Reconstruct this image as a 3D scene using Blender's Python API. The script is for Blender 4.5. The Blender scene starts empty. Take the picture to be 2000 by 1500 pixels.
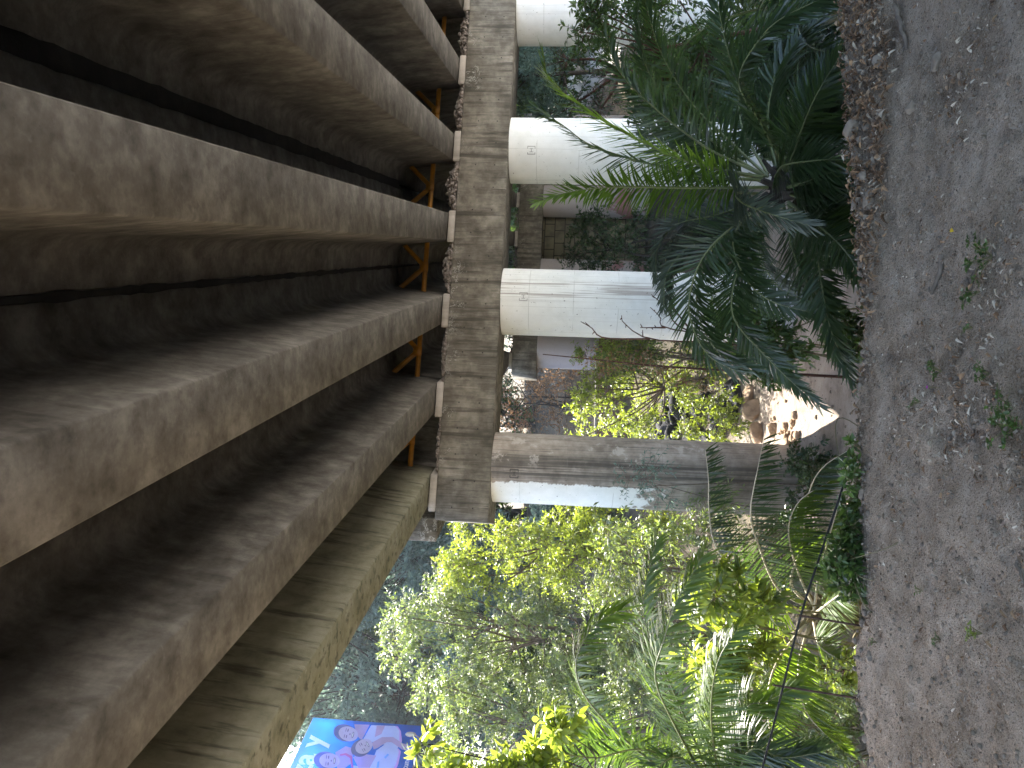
import bpy, math, random
import numpy as np
from mathutils import Matrix, Vector

random.seed(7)
rng = np.random.default_rng(7)
SC = bpy.context.scene
COL = SC.collection
R_ = math.radians

# ------------------------------------------------------------------ camera frame
YAW, PIT, ROL, FPX = R_(-10.38), R_(4.49), R_(2.18), 1450.4
FW = np.array([math.sin(YAW)*math.cos(PIT), math.cos(YAW)*math.cos(PIT), math.sin(PIT)])
RT = np.array([math.cos(YAW), -math.sin(YAW), 0.0])
UP = np.cross(RT, FW)
RT, UP = RT*math.cos(ROL)+UP*math.sin(ROL), -RT*math.sin(ROL)+UP*math.cos(ROL)
CAM = np.array([0, 0, 1.55])

def ray(x, y):
    return FW*FPX + RT*((1500-y)-750) + UP*(1000-x)
def at(x, y, Y):                      # point seen at photo position (x, y) standing Y metres ahead
    d = ray(x, y); return CAM + d*(Y/d[1])
def atz(x, y, z):                     # point seen at (x, y) lying at height z
    d = ray(x, y); return CAM + d*((z-CAM[2])/d[2])

# ------------------------------------------------------------------ noise / terrain
_T = rng.random((256, 256))
def vnoise(x, y):
    xi = np.floor(x).astype(int); yi = np.floor(y).astype(int)
    fx = x-xi; fy = y-yi
    fx = fx*fx*(3-2*fx); fy = fy*fy*(3-2*fy)
    a = _T[xi % 256, yi % 256]; b = _T[(xi+1) % 256, yi % 256]
    c = _T[xi % 256, (yi+1) % 256]; d = _T[(xi+1) % 256, (yi+1) % 256]
    return (a*(1-fx)+b*fx)*(1-fy)+(c*(1-fx)+d*fx)*fy
def fbm(x, y, o=4):
    s = 0; a = .5
    for i in range(o):
        s = s+a*(vnoise(x+17.3*i, y+5.1*i)-.5); x = x*2.03; y = y*2.03; a *= .5
    return s
EX = [-30, -8, -4, -2.5, -2.1, -1.7, -1.3, -.84, -.53, 0, .86, 1.49, 3, 6, 30]
EY = [1.5, 2.0, 3.1, 3.48, 3.72, 3.77, 3.82, 4.10, 4.04, 4.19, 4.56, 4.84, 5.6, 6.5, 8]
def sstep(a, b, x):
    t = np.clip((x-a)/(b-a), 0, 1); return t*t*(3-2*t)
def ground_h(x, y):
    x = np.asarray(x, float); y = np.asarray(y, float)
    e = np.interp(x, EX, EY)+.22*fbm(x*2.3, y*.7+3)+.10*fbm(x*9, y*3, 2)
    d = np.maximum(y-e, 0)
    top = .065*fbm(x*1.1, y*1.1)+.05*fbm(x*4, y*4)+.04*fbm(x*15, y*15, 3)+.022*fbm(x*34+9, y*34, 2)
    top = top+.05*sstep(-1.2, .6, x)*sstep(-.7, 0, y-e)*(y < e)
    low = -2.3*(1-np.exp(-d/1.5))+.22*fbm(x*.5, y*.5)*np.minimum(d, 1)+.06*fbm(x*2, y*2)*np.minimum(d, 1)
    rise = np.maximum(y-16.5, 0)
    sl = .075+.16*sstep(-.5, -5, x)+.10*sstep(4, 9, x)
    low = low+rise*sl*np.clip(1.25-rise/90, .5, 1.2)
    return np.where(d > 0, low, top)

# ------------------------------------------------------------------ mesh helpers
class MB:
    def __init__(self): self.v = []; self.f = {}; self.n = 0
    def add(self, V, F, mi=0, tint=None):
        V = np.asarray(V, float).reshape(-1, 3)
        self.v.append((V, np.full(len(V), .5) if tint is None else np.broadcast_to(np.asarray(tint, float), (len(V),))))
        groups = F if isinstance(F, list) and len(F) and isinstance(F[0], np.ndarray) and F[0].ndim == 2 else None
        if groups is None:
            by = {}
            for p in F: by.setdefault(len(p), []).append(p)
            groups = [np.array(g, int) for g in by.values()]
        for g in groups:
            if len(g): self.f.setdefault(g.shape[1], []).append((g+self.n, mi))
        self.n += len(V)
    def build(self, name, mats, parent=None, smooth=False, org=None):
        me = bpy.data.meshes.new(name)
        V = np.concatenate([a for a, _ in self.v]); T = np.concatenate([b for _, b in self.v])
        if org is not None: V = V-np.asarray(org, float)
        me.vertices.add(len(V)); me.vertices.foreach_set('co', V.astype(np.float32).ravel())
        lv = []; ls = []; lm = []; tot = 0
        for k, lst in self.f.items():
            for g, mi in lst:
                lv.append(g.ravel()); ls.append(tot+np.arange(len(g))*k); lm.append(np.full(len(g), mi)); tot += g.size
        lv = np.concatenate(lv); ls = np.concatenate(ls); lm = np.concatenate(lm)
        me.loops.add(len(lv)); me.loops.foreach_set('vertex_index', lv.astype(np.int32))
        me.polygons.add(len(ls)); me.polygons.foreach_set('loop_start', ls.astype(np.int32))
        me.polygons.foreach_set('material_index', lm.astype(np.int32))
        if smooth: me.polygons.foreach_set('use_smooth', np.ones(len(ls), bool))
        at_ = me.attributes.new('tint', 'FLOAT', 'POINT'); at_.data.foreach_set('value', T.astype(np.float32))
        me.update(calc_edges=True); me.validate(verbose=False)
        for m in (mats if isinstance(mats, (list, tuple)) else [mats]): me.materials.append(m)
        o = bpy.data.objects.new(name, me); COL.objects.link(o)
        if parent is not None: o.parent = parent
        elif org is not None: o.location = org
        return o

def tag(o, label=None, cat=None, group=None, kind=None):
    if label: o['label'] = label
    if cat: o['category'] = cat
    if group: o['group'] = group
    if kind or cat: o['kind'] = kind or 'thing'
    return o
def empty(name, loc, label, cat, group=None):
    o = bpy.data.objects.new(name, None); COL.objects.link(o); o.location = [float(q) for q in loc]; o.empty_display_size = .2
    return tag(o, label, cat, group)
def nrm(a): 
    a = np.asarray(a, float); return a/np.maximum(np.linalg.norm(a, axis=-1, keepdims=True), 1e-9)

def box(mb, lo, hi, mi=0, shear=None, bev=0.0, tint=None):
    (x0, y0, z0), (x1, y1, z1) = lo, hi
    if bev > 0:
        b = bev; pts = []
        prof = [(x0+b, y0), (x1-b, y0), (x1, y0+b), (x1, y1-b), (x1-b, y1), (x0+b, y1), (x0, y1-b), (x0, y0+b)]
        cx, cy = (x0+x1)/2, (y0+y1)/2
        V = []
        for z, ins in ((z0, b), (z0+b, 0), (z1-b, 0), (z1, b)):
            for px, py in prof: V.append((px+(ins if px < cx else -ins)*(1 if ins else 0), py+(ins if py < cy else -ins)*(1 if ins else 0), z))
        F = []
        for r in range(3):
            for i in range(8): F.append((r*8+i, r*8+(i+1) % 8, r*8+8+(i+1) % 8, r*8+8+i))
        F.append(tuple(range(7, -1, -1))); F.append(tuple(range(24, 32)))
    else:
        V = [(x0, y0, z0), (x1, y0, z0), (x1, y1, z0), (x0, y1, z0), (x0, y0, z1), (x1, y0, z1), (x1, y1, z1), (x0, y1, z1)]
        F = [(0, 3, 2, 1), (4, 5, 6, 7), (0, 1, 5, 4), (1, 2, 6, 5), (2, 3, 7, 6), (3, 0, 4, 7)]
    V = np.array(V, float)
    if shear is not None: V = shear(V)
    mb.add(V, F, mi, tint)

def smooth_path(P, n):
    P = np.asarray(P, float)
    if len(P) == 2: 
        t = np.linspace(0, 1, n)[:, None]; return P[0]*(1-t)+P[1]*t
    Q = np.vstack([2*P[0]-P[1], P, 2*P[-1]-P[-2]]); m = len(P)-1
    out = []
    for s in np.linspace(0, m-1e-6, n):
        i = int(s); t = s-i; a, b, c, d = Q[i:i+4]
        out.append(.5*((2*b)+(-a+c)*t+(2*a-5*b+4*c-d)*t*t+(-a+3*b-3*c+d)*t**3))
    return np.array(out)
def tube(mb, P, R, sides=6, mi=0, tint=None, cap=True):
    P = np.asarray(P, float); n = len(P); R = np.broadcast_to(np.asarray(R, float), (n,))
    T = nrm(np.gradient(P, axis=0))
    ref = np.array([0, 0, 1.]) if abs(T[0, 2]) < .8 else np.array([1., 0, 0])
    A = nrm(np.cross(T, ref)); B = np.cross(T, A)
    a = np.arange(sides)*2*math.pi/sides
    V = P[:, None, :]+R[:, None, None]*(np.cos(a)[None, :, None]*A[:, None, :]+np.sin(a)[None, :, None]*B[:, None, :])
    i = np.arange(n-1)[:, None]*sides; j = np.arange(sides)[None, :]; k = (j+1) % sides
    F = np.stack([i+j, i+k, i+sides+k, i+sides+j], -1).reshape(-1, 4)
    mb.add(V.reshape(-1, 3), [F], mi, tint)
    if cap and sides > 3: mb.add(V[-1], [tuple(range(sides))], mi, tint); mb.add(V[0], [tuple(range(sides))[::-1]], mi, tint)

def leaves(mb, P, D, N, L, W, tint, mi=0, fine=False, fold=.25, curl=.15):
    P = np.asarray(P, float); D = nrm(D); S = nrm(np.cross(D, N)); N = np.cross(S, D)
    L = np.asarray(L, float)[:, None]; W = np.asarray(W, float)[:, None]; n = len(P)
    tint = np.clip(np.asarray(tint, float), 0, 1)
    if not fine:
        b = P; t = P+D*L-N*L*curl; l = P+D*L*.42+S*W*.5+N*W*fold; r = P+D*L*.42-S*W*.5+N*W*fold
        V = np.stack([b, l, r, t], 1).reshape(-1, 3); i = np.arange(n)[:, None]*4
        mb.add(V, [np.concatenate([i+np.array([[0, 2, 3]]), i+np.array([[0, 3, 1]])])], mi, np.repeat(tint, 4))
    else:
        m1 = P+D*L*.33; m2 = P+D*L*.68-N*L*curl*.4; t = P+D*L-N*L*curl
        l1 = m1+S*W*.5+N*W*fold; r1 = m1-S*W*.5+N*W*fold; l2 = m2+S*W*.38+N*W*fold*.8; r2 = m2-S*W*.38+N*W*fold*.8
        V = np.stack([P, m1, m2, t, l1, l2, r1, r2], 1).reshape(-1, 3); i = np.arange(n)[:, None]*8
        mb.add(V, [np.concatenate([i+np.array([[0, 1, 4]]), i+np.array([[2, 3, 5]]), i+np.array([[0, 6, 1]]), i+np.array([[2, 7, 3]])]),
                   np.concatenate([i+np.array([[1, 2, 5, 4]]), i+np.array([[1, 6, 7, 2]])])], mi, np.repeat(tint, 8))

# ------------------------------------------------------------------ materials
class NT:
    def __init__(self, name):
        self.m = bpy.data.materials.new(name); self.m.use_nodes = True
        self.t = self.m.node_tree; self.t.nodes.clear()
        self.out = self.n('ShaderNodeOutputMaterial')
    def n(self, typ, **kw):
        o = self.t.nodes.new(typ)
        for k, v in kw.items(): setattr(o, k, v)
        return o
    def put(self, sock, v):
        if hasattr(v, 'is_linked') or isinstance(v, bpy.types.NodeSocket): self.t.links.new(v, sock)
        else:
            try: sock.default_value = v
            except Exception: sock.default_value = tuple(v)+(1.0,)
    def math(self, op, a, b=None, c=None, clamp=False):
        o = self.n('ShaderNodeMath', operation=op); o.use_clamp = clamp
        self.put(o.inputs[0], a)
        if b is not None: self.put(o.inputs[1], b)
        if c is not None: self.put(o.inputs[2], c)
        return o.outputs[0]
    def noise(self, vec, scale, detail=4, rough=.55, stretch=None, dist=0.0):
        if stretch is not None:
            mp = self.n('ShaderNodeMapping'); self.put(mp.inputs[0], vec); mp.inputs['Scale'].default_value = stretch; vec = mp.outputs[0]
        o = self.n('ShaderNodeTexNoise'); self.put(o.inputs['Vector'], vec)
        o.inputs['Scale'].default_value = scale; o.inputs['Detail'].default_value = detail; o.inputs['Roughness'].default_value = rough
        o.inputs['Distortion'].default_value = dist
        return o.outputs[0]
    def ramp(self, fac, stops):
        o = self.n('ShaderNodeValToRGB'); self.put(o.inputs[0], fac); e = o.color_ramp.elements
        while len(e) < len(stops): e.new(.5)
        for q, (p, c) in zip(e, stops):
            q.position = p; q.color = tuple(c)+(1,) if not isinstance(c, (int, float)) else (c, c, c, 1)
        return o.outputs[0]
    def mix(self, fac, a, b, mode='MIX'):
        o = self.n('ShaderNodeMix', data_type='RGBA', blend_type=mode)
        self.put(o.inputs[0], fac); self.put(o.inputs[6], a); self.put(o.inputs[7], b); return o.outputs[2]
    def mask(self, v, lo, hi):
        o = self.n('ShaderNodeMapRange'); self.put(o.inputs[0], v); o.inputs[1].default_value = lo; o.inputs[2].default_value = hi
        o.interpolation_type = 'SMOOTHSTEP'; return o.outputs[0]
    def xyz(self, vec):
        o = self.n('ShaderNodeSeparateXYZ'); self.put(o.inputs[0], vec); return o.outputs
    def pos(self): return self.n('ShaderNodeNewGeometry').outputs['Position']
    def obj(self): return self.n('ShaderNodeTexCoord').outputs['Object']
    def tint(self): return self.n('ShaderNodeAttribute', attribute_name='tint').outputs['Fac']
    def bump(self, h, strength=.4, dist=.02):
        o = self.n('ShaderNodeBump'); o.inputs['Strength'].default_value = strength; o.inputs['Distance'].default_value = dist
        self.put(o.inputs['Height'], h); return o.outputs[0]
    def bsdf(self, color, rough=.9, normal=None, spec=.3, metal=0.0):
        o = self.n('ShaderNodeBsdfPrincipled'); self.put(o.inputs['Base Color'], color); self.put(o.inputs['Roughness'], rough)
        o.inputs['Specular IOR Level'].default_value = spec; o.inputs['Metallic'].default_value = metal
        if normal is not None: self.put(o.inputs['Normal'], normal)
        return o.outputs[0]
    def done(self, sh): self.t.links.new(sh, self.out.inputs[0]); return self.m

def flat(name, col, rough=.8, spec=.3, metal=0.0, var=.25, scale=6, trans=0.0, bump=.25):
    n = NT(name); f = n.noise(n.pos(), scale, 5)
    c = n.ramp(f, [(.3, [q*(1-var) for q in col]), (.7, [min(1, q*(1+var)) for q in col])])
    s = n.bsdf(c, rough, n.bump(n.noise(n.pos(), scale*8, 3), bump, .01 if bump < .5 else .05), spec, metal)
    if trans:
        tr = n.n('ShaderNodeBsdfTranslucent'); n.put(tr.inputs[0], c); ms = n.n('ShaderNodeMixShader'); ms.inputs[0].default_value = trans
        n.t.links.new(s, ms.inputs[1]); n.t.links.new(tr.outputs[0], ms.inputs[2]); s = ms.outputs[0]
    return n.done(s)

def leaf_mat(name, c0, c1, tcol, rough=.38, spec=.5, trans=.4):
    n = NT(name); t = n.tint()
    c = n.ramp(t, [(0, c0), (1, c1)])
    s = n.bsdf(c, rough, None, spec)
    tr = n.n('ShaderNodeBsdfTranslucent')
    tc = n.mix(t, [q*.7 for q in tcol], tcol); n.put(tr.inputs[0], tc)
    ms = n.n('ShaderNodeMixShader'); ms.inputs[0].default_value = trans
    n.t.links.new(s, ms.inputs[1]); n.t.links.new(tr.outputs[0], ms.inputs[2])
    return n.done(ms.outputs[0])

def concrete(name, dark, mid, light, streak=.5, boards=False, holes=False, blotch=1.3):
    n = NT(name); p = n.pos(); x, y, z = n.xyz(p)
    big = n.noise(p, blotch, 8, .68, dist=.15)
    med = n.noise(p, 7, 6, .6)
    fine = n.noise(p, 55, 4, .6)
    c = n.ramp(n.math('ADD', n.math('MULTIPLY', big, .45), n.math('ADD', n.math('MULTIPLY', med, .25), n.math('MULTIPLY', n.noise(p, 3.1, 7, .65), .30))), [(.38, dark), (.5, mid), (.62, light)])
    st = n.noise(p, 5, 4, .6, stretch=(1.6, 1.6, .10))
    c = n.mix(n.math('MULTIPLY', n.mask(st, .50, .68), streak), c, [q*.45 for q in dark])
    st2 = n.noise(p, 9, 4, .6, stretch=(1.4, 1.4, .07))
    c = n.mix(n.math('MULTIPLY', n.mask(st2, .60, .72), streak*.7), c, [min(1, q*1.25) for q in light])
    h = n.math('ADD', n.math('MULTIPLY', med, .6), n.math('MULTIPLY', fine, .5))
    if boards:                         # board-marked face with water staining and rows of tie holes
        b = n.noise(p, 9, 5, .75, stretch=(1.0, 1.0, .09), dist=.5)
        wz = n.mask(n.noise(p, 1.3, 5, .65), .40, .60)
        c = n.mix(n.math('MULTIPLY', wz, .45), c, [q*.75 for q in dark])
        c = n.mix(n.math('MULTIPLY', n.math('MULTIPLY', n.mask(b, .42, .64), .6), n.math('ADD', .35, n.math('MULTIPLY', wz, .65))), c, [q*.6 for q in dark])
        b2 = n.noise(p, 30, 2, .7, stretch=(1.0, 1.0, .06))
        c = n.mix(n.math('MULTIPLY', n.mask(b2, .58, .68), .3), c, [q*.30 for q in dark])
        ef = n.noise(p, 3.2, 6, .75, dist=1.8)
        ring = n.math('SUBTRACT', 1.0, n.math('MULTIPLY', n.math('ABSOLUTE', n.math('SUBTRACT', ef, .56)), 70), clamp=True)
        zone = n.math('MULTIPLY', n.mask(z, 3.42, 3.62), n.mask(n.noise(p, 1.1, 2), .50, .60))
        c = n.mix(n.math('MULTIPLY', n.math('MULTIPLY', ring, zone), .75), c, (.72, .72, .68))
        h = n.math('ADD', h, n.math('MULTIPLY', b, .5))
    if holes:
        u = n.math('MODULO', n.math('ADD', x, 60.0), .42); u = n.math('SUBTRACT', u, .21)
        for zz in (3.12, 3.48):
            dz = n.math('SUBTRACT', z, zz); r2 = n.math('ADD', n.math('MULTIPLY', u, u), n.math('MULTIPLY', dz, dz))
            c = n.mix(n.math('MULTIPLY', n.math('LESS_THAN', r2, .00016), .8), c, (.02, .02, .02))
    sp = n.mask(fine, .66, .74); c = n.mix(n.math('MULTIPLY', sp, .35), c, [q*.5 for q in dark])
    return n.done(n.bsdf(c, .93, n.bump(h, .55, .012), .2))

def column_paint(name, style):
    n = NT(name); p = n.obj(); w = n.pos(); x, y, z = n.xyz(p)
    ang = n.math('ARCTAN2', x, n.math('MULTIPLY', y, -1))
    big = n.noise(w, 1.1, 5, .6); med = n.noise(w, 6, 5, .6); fine = n.noise(w, 45, 3)
    white = n.ramp(n.math('ADD', n.math('MULTIPLY', big, .6), n.math('MULTIPLY', med, .4)), [(.3, (.66, .66, .62)), (.5, (.76, .76, .73)), (.7, (.82, .82, .80))])
    st = n.noise(w, 4, 4, .6, stretch=(2.0, 2.0, .05))
    cv = n.n('ShaderNodeCombineXYZ'); n.put(cv.inputs[0], n.math('MULTIPLY', ang, 1.0)); n.put(cv.inputs[1], n.math('MULTIPLY', z, .025))
    sl = n.noise(cv.outputs[0], 22, 3, .6)
    if style == 'worn':                # bare stained concrete with the white coat left on one flank
        bare = n.ramp(n.math('ADD', n.math('MULTIPLY', big, .5), n.math('MULTIPLY', med, .5)), [(.36, (.22, .185, .15)), (.5, (.36, .31, .26)), (.64, (.50, .445, .39))])
        sw = n.noise(cv.outputs[0], 7, 4, .6)
        zone = n.math('MULTIPLY', n.mask(ang, -.12, .14), n.mask(ang, .80, .52))
        bare = n.mix(n.math('MULTIPLY', n.math('MULTIPLY', zone, n.mask(sw, .34, .58)), .78), bare, (.045, .04, .034))
        bare = n.mix(n.math('MULTIPLY', n.mask(sl, .54, .64), .6), bare, (.06, .055, .047))
        bare = n.mix(n.math('MULTIPLY', n.mask(n.noise(w, 3, 6, .7), .56, .62), n.math('MULTIPLY', n.mask(ang, .2, .7), .7)), bare, (.55, .50, .45))
        green = n.mask(z, 2.6, .6)
        bare = n.mix(n.math('MULTIPLY', green, .28), bare, (.075, .07, .05))
        edge = n.math('ADD', ang, n.math('MULTIPLY', n.math('SUBTRACT', n.noise(w, 7, 6, .75), .5), .32))
        keep = n.math('MULTIPLY', n.mask(edge, -.10, -.14), n.mask(n.math('ADD', z, n.math('MULTIPLY', n.math('SUBTRACT', med, .5), 2.2)), 2.55, 2.75))
        c = n.mix(keep, bare, white); stain = .15
    else:
        c = white; stain = .25
        if style == 'dripped':
            band = n.math('MULTIPLY', n.mask(ang, .16, .30), n.mask(ang, .85, .70))
            c = n.mix(n.math('MULTIPLY', n.math('MULTIPLY', n.mask(sl, .50, .58), band), n.math('MULTIPLY', n.mask(z, -.5, 3.0), .6)), c, (.20, .145, .115))
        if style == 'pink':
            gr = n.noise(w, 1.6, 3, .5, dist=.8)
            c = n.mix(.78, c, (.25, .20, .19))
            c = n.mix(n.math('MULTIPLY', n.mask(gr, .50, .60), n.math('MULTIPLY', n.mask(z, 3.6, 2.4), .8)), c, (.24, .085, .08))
    c = n.mix(n.math('MULTIPLY', n.mask(st, .55, .75), stain), c, (.30, .28, .25))
    zs = n.math('MODULO', n.math('ADD', n.math('ADD', z, n.math('MULTIPLY', n.math('SUBTRACT', med, .5), .012)), 10.0), .80)
    seam = n.math('LESS_THAN', n.math('ABSOLUTE', n.math('SUBTRACT', zs, .4)), .006)
    va = n.math('MODULO', n.math('ADD', ang, 10.0), 1.05); vs = n.math('LESS_THAN', n.math('ABSOLUTE', n.math('SUBTRACT', va, .5)), .005)
    seam = n.math('MULTIPLY', n.math('MAXIMUM', seam, vs), n.mask(n.noise(w, 2.2, 3), .40, .52))
    c = n.mix(n.math('MULTIPLY', seam, .32), c, (.22, .20, .17))
    c = n.mix(n.math('MULTIPLY', n.mask(n.noise(w, 26, 2), .70, .73), .8), c, (.12, .10, .09))
    c = n.mix(n.math('MULTIPLY', n.mask(z, .9, .1), .45), c, (.22, .19, .16))
    h = n.math('SUBTRACT', n.math('ADD', n.math('MULTIPLY', med, .25), n.math('MULTIPLY', fine, .15)), n.math('MULTIPLY', seam, .5))
    return n.done(n.bsdf(c, .78, n.bump(h, .35, .012), .3))

M = {}
M['girder'] = concrete('girder_concrete', (.062, .055, .046), (.122, .111, .094), (.21, .193, .168), .25, blotch=2.0)
M['edge_girder'] = concrete('stained_girder_concrete', (.125, .118, .08), (.21, .20, .14), (.27, .258, .195), .8, blotch=1.8)
M['cap'] = concrete('board_marked_concrete', (.085, .076, .06), (.185, .168, .137), (.29, .268, .228), .75, boards=True, holes=True, blotch=1.5)
M['pad'] = concrete('pad_concrete', (.22, .20, .172), (.29, .265, .232), (.36, .33, .295), .25)
M['deck'] = concrete('deck_concrete', (.10, .09, .075), (.16, .14, .12), (.22, .20, .17), .4)
M['mortar'] = concrete('joint_mortar', (.012, .011, .010), (.022, .020, .018), (.04, .036, .03), .2)
M['col_white'] = column_paint('white_painted_concrete', 'plain')
M['col_drip'] = column_paint('white_paint_with_drips', 'dripped')
M['col_worn'] = column_paint('worn_painted_concrete', 'worn')
M['col_pink'] = column_paint('graffiti_painted_concrete', 'pink')
M['yellow'] = flat('yellow_steel_paint', (.36, .155, .008), .45, .5, var=.25, scale=9)
M['bark'] = flat('grey_brown_bark', (.13, .105, .085), .9, .2, var=.45, scale=14)
M['bark_dark'] = flat('dark_bark', (.05, .042, .035), .9, .2, var=.4, scale=12)
M['bark_red'] = flat('reddish_bark', (.085, .042, .03), .85, .2, var=.4, scale=12)
M['stem'] = flat('green_brown_stem', (.14, .12, .06), .7, .3, var=.3, scale=14)
M['rock_grey'] = flat('grey_stone', (.19, .155, .122), .95, .2, var=.4, scale=9)
M['rock_shade'] = flat('shade_darkened_rock', (.04, .039, .042), .92, .25, var=.5, scale=4, bump=.9)  # shade of the trees above is put into this dark base colour
M['rock_tan'] = flat('tan_boulder', (.36, .26, .18), .95, .2, var=.4, scale=5, bump=.8)
M['gravel'] = flat('crushed_stone', (.19, .165, .145), .95, .2, var=.45, scale=20)
M['brick'] = None
M['black'] = flat('black_cable_sheath', (.012, .012, .013), .5, .4, var=.2)
M['rust'] = flat('rusty_iron', (.07, .04, .03), .85, .3, var=.5, scale=25)

def brickmat():
    n = NT('red_brick'); b = n.n('ShaderNodeTexBrick'); mp = n.n('ShaderNodeMapping'); n.put(mp.inputs[0], n.obj())
    mp.inputs['Rotation'].default_value = (R_(90), 0, 0); n.put(b.inputs['Vector'], mp.outputs[0])
    b.inputs['Color1'].default_value = (.17, .085, .065, 1); b.inputs['Color2'].default_value = (.12, .065, .05, 1); b.inputs['Mortar'].default_value = (.22, .19, .17, 1)
    b.inputs['Scale'].default_value = 4.2; b.inputs['Mortar Size'].default_value = .018
    c = n.mix(n.math('MULTIPLY', n.mask(n.noise(n.pos(), 1.5, 5), .45, .65), .5), b.outputs[0], (.09, .08, .07))
    return n.done(n.bsdf(c, .92, n.bump(b.outputs[1], .4, .01), .2))
M['brick'] = brickmat()
def blockmat():
    n = NT('block_wall'); b = n.n('ShaderNodeTexBrick'); mp = n.n('ShaderNodeMapping'); n.put(mp.inputs[0], n.obj())
    mp.inputs['Rotation'].default_value = (R_(90), 0, 0); n.put(b.inputs['Vector'], mp.outputs[0])
    b.inputs['Color1'].default_value = (.19, .17, .11, 1); b.inputs['Color2'].default_value = (.14, .125, .085, 1); b.inputs['Mortar'].default_value = (.035, .03, .025, 1)
    b.inputs['Scale'].default_value = 1.05; b.inputs['Mortar Size'].default_value = .018; b.inputs['Brick Width'].default_value = .52; b.inputs['Row Height'].default_value = .42
    c = n.mix(n.math('MULTIPLY', n.mask(n.noise(n.pos(), 1.5, 5), .45, .65), .6), b.outputs[0], (.06, .055, .045))
    return n.done(n.bsdf(c, .92, n.bump(b.outputs[1], .4, .02), .2))
M['block'] = blockmat()

def dirtmat():
    n = NT('dry_dirt'); p = n.pos(); x, y, z = n.xyz(p)
    a = n.noise(p, .9, 6, .6, dist=.4); b = n.noise(p, 6, 6, .65); c_ = n.noise(p, 40, 5, .7); d = n.noise(p, 130, 3, .7)
    f = n.math('ADD', n.math('MULTIPLY', a, .45), n.math('ADD', n.math('MULTIPLY', b, .35), n.math('MULTIPLY', c_, .2)))
    near = n.ramp(f, [(.39, (.16, .118, .08)), (.475, (.32, .253, .185)), (.55, (.44, .355, .272)), (.63, (.56, .468, .375))])
    near = n.mix(n.math('MULTIPLY', n.mask(d, .54, .64), .7), near, (.075, .056, .04))
    near = n.mix(n.math('MULTIPLY', n.mask(c_, .56, .68), .5), near, (.12, .092, .066))
    near = n.mix(n.math('MULTIPLY', n.mask(d, .42, .36), .5), near, (.42, .40, .37))
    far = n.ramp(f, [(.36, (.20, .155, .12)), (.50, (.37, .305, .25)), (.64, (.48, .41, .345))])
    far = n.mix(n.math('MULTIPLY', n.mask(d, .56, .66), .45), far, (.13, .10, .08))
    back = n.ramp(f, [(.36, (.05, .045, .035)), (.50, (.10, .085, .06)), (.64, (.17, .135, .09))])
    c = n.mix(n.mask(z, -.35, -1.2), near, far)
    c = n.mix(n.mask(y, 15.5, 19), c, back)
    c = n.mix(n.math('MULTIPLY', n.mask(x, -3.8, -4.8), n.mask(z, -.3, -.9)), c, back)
    c = n.mix(n.mask(x, 7.0, 8.2), c, (.70, .67, .62))  # unseen pale ground right of the bridge, added to bounce light onto girder sides
    h = n.math('ADD', n.math('MULTIPLY', b, 1.2), n.math('ADD', n.math('MULTIPLY', c_, .8), n.math('MULTIPLY', d, .45)))
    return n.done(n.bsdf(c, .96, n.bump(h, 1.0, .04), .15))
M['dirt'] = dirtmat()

def littermat():
    n = NT('dry_litter'); t = n.tint()
    c = n.ramp(t, [(0, (.05, .034, .022)), (.25, (.17, .10, .058)), (.45, (.31, .20, .115)), (.62, (.20, .165, .13)), (.82, (.38, .32, .25)), (1, (.62, .54, .43))])
    return n.done(n.bsdf(c, .85, None, .25))
M['litter'] = littermat()

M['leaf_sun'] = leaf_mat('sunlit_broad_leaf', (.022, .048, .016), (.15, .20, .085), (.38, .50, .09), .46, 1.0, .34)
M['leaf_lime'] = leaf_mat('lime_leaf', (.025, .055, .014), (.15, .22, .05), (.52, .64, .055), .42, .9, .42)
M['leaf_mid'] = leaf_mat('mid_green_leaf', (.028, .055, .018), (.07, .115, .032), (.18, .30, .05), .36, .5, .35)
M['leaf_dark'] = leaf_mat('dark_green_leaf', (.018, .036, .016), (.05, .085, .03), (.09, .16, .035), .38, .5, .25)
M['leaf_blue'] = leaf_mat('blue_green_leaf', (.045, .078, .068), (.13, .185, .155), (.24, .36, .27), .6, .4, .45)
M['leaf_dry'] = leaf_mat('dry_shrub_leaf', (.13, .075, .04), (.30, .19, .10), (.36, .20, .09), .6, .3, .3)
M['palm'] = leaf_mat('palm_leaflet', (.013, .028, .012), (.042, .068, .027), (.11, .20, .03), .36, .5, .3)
M['palm_lit'] = leaf_mat('lit_palm_leaflet', (.022, .055, .01), (.075, .125, .02), (.28, .44, .03), .45, .4, .4)  # brighter copy of palm leaflet, light on the fronds put into colour
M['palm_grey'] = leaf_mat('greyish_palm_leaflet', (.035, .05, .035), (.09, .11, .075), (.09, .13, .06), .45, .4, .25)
M['rachis'] = flat('palm_rachis', (.13, .145, .055), .42, .5, var=.25)
M['rachis_dry'] = flat('dry_palm_rachis', (.42, .37, .27), .42, .5, var=.25)
M['flower'] = flat('magenta_petal', (.45, .04, .35), .6, .3)
M['yellow_leaf'] = flat('yellow_leaf', (.72, .48, .03), .6, .3, var=.1)

# ------------------------------------------------------------------ the bridge
TS = math.tan(R_(22.42)); GS = .0062
DC = 13.71                                   # front face of the pier cap where X = 0
ZS, ZCT, ZCB = 1.55+2.385, 1.55+2.2355, 1.55+1.319
PG, XG = 1.5075, .3756
HB, HT, GH = .256, .352, .95
PCL = .60                                    # centre line of the pier behind the cap front, along Y
SPAN = 15.35
def skew(V):
    V = V.copy(); V[:, 1] += V[:, 0]*TS; V[:, 2] += V[:, 0]*GS; return V

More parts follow.
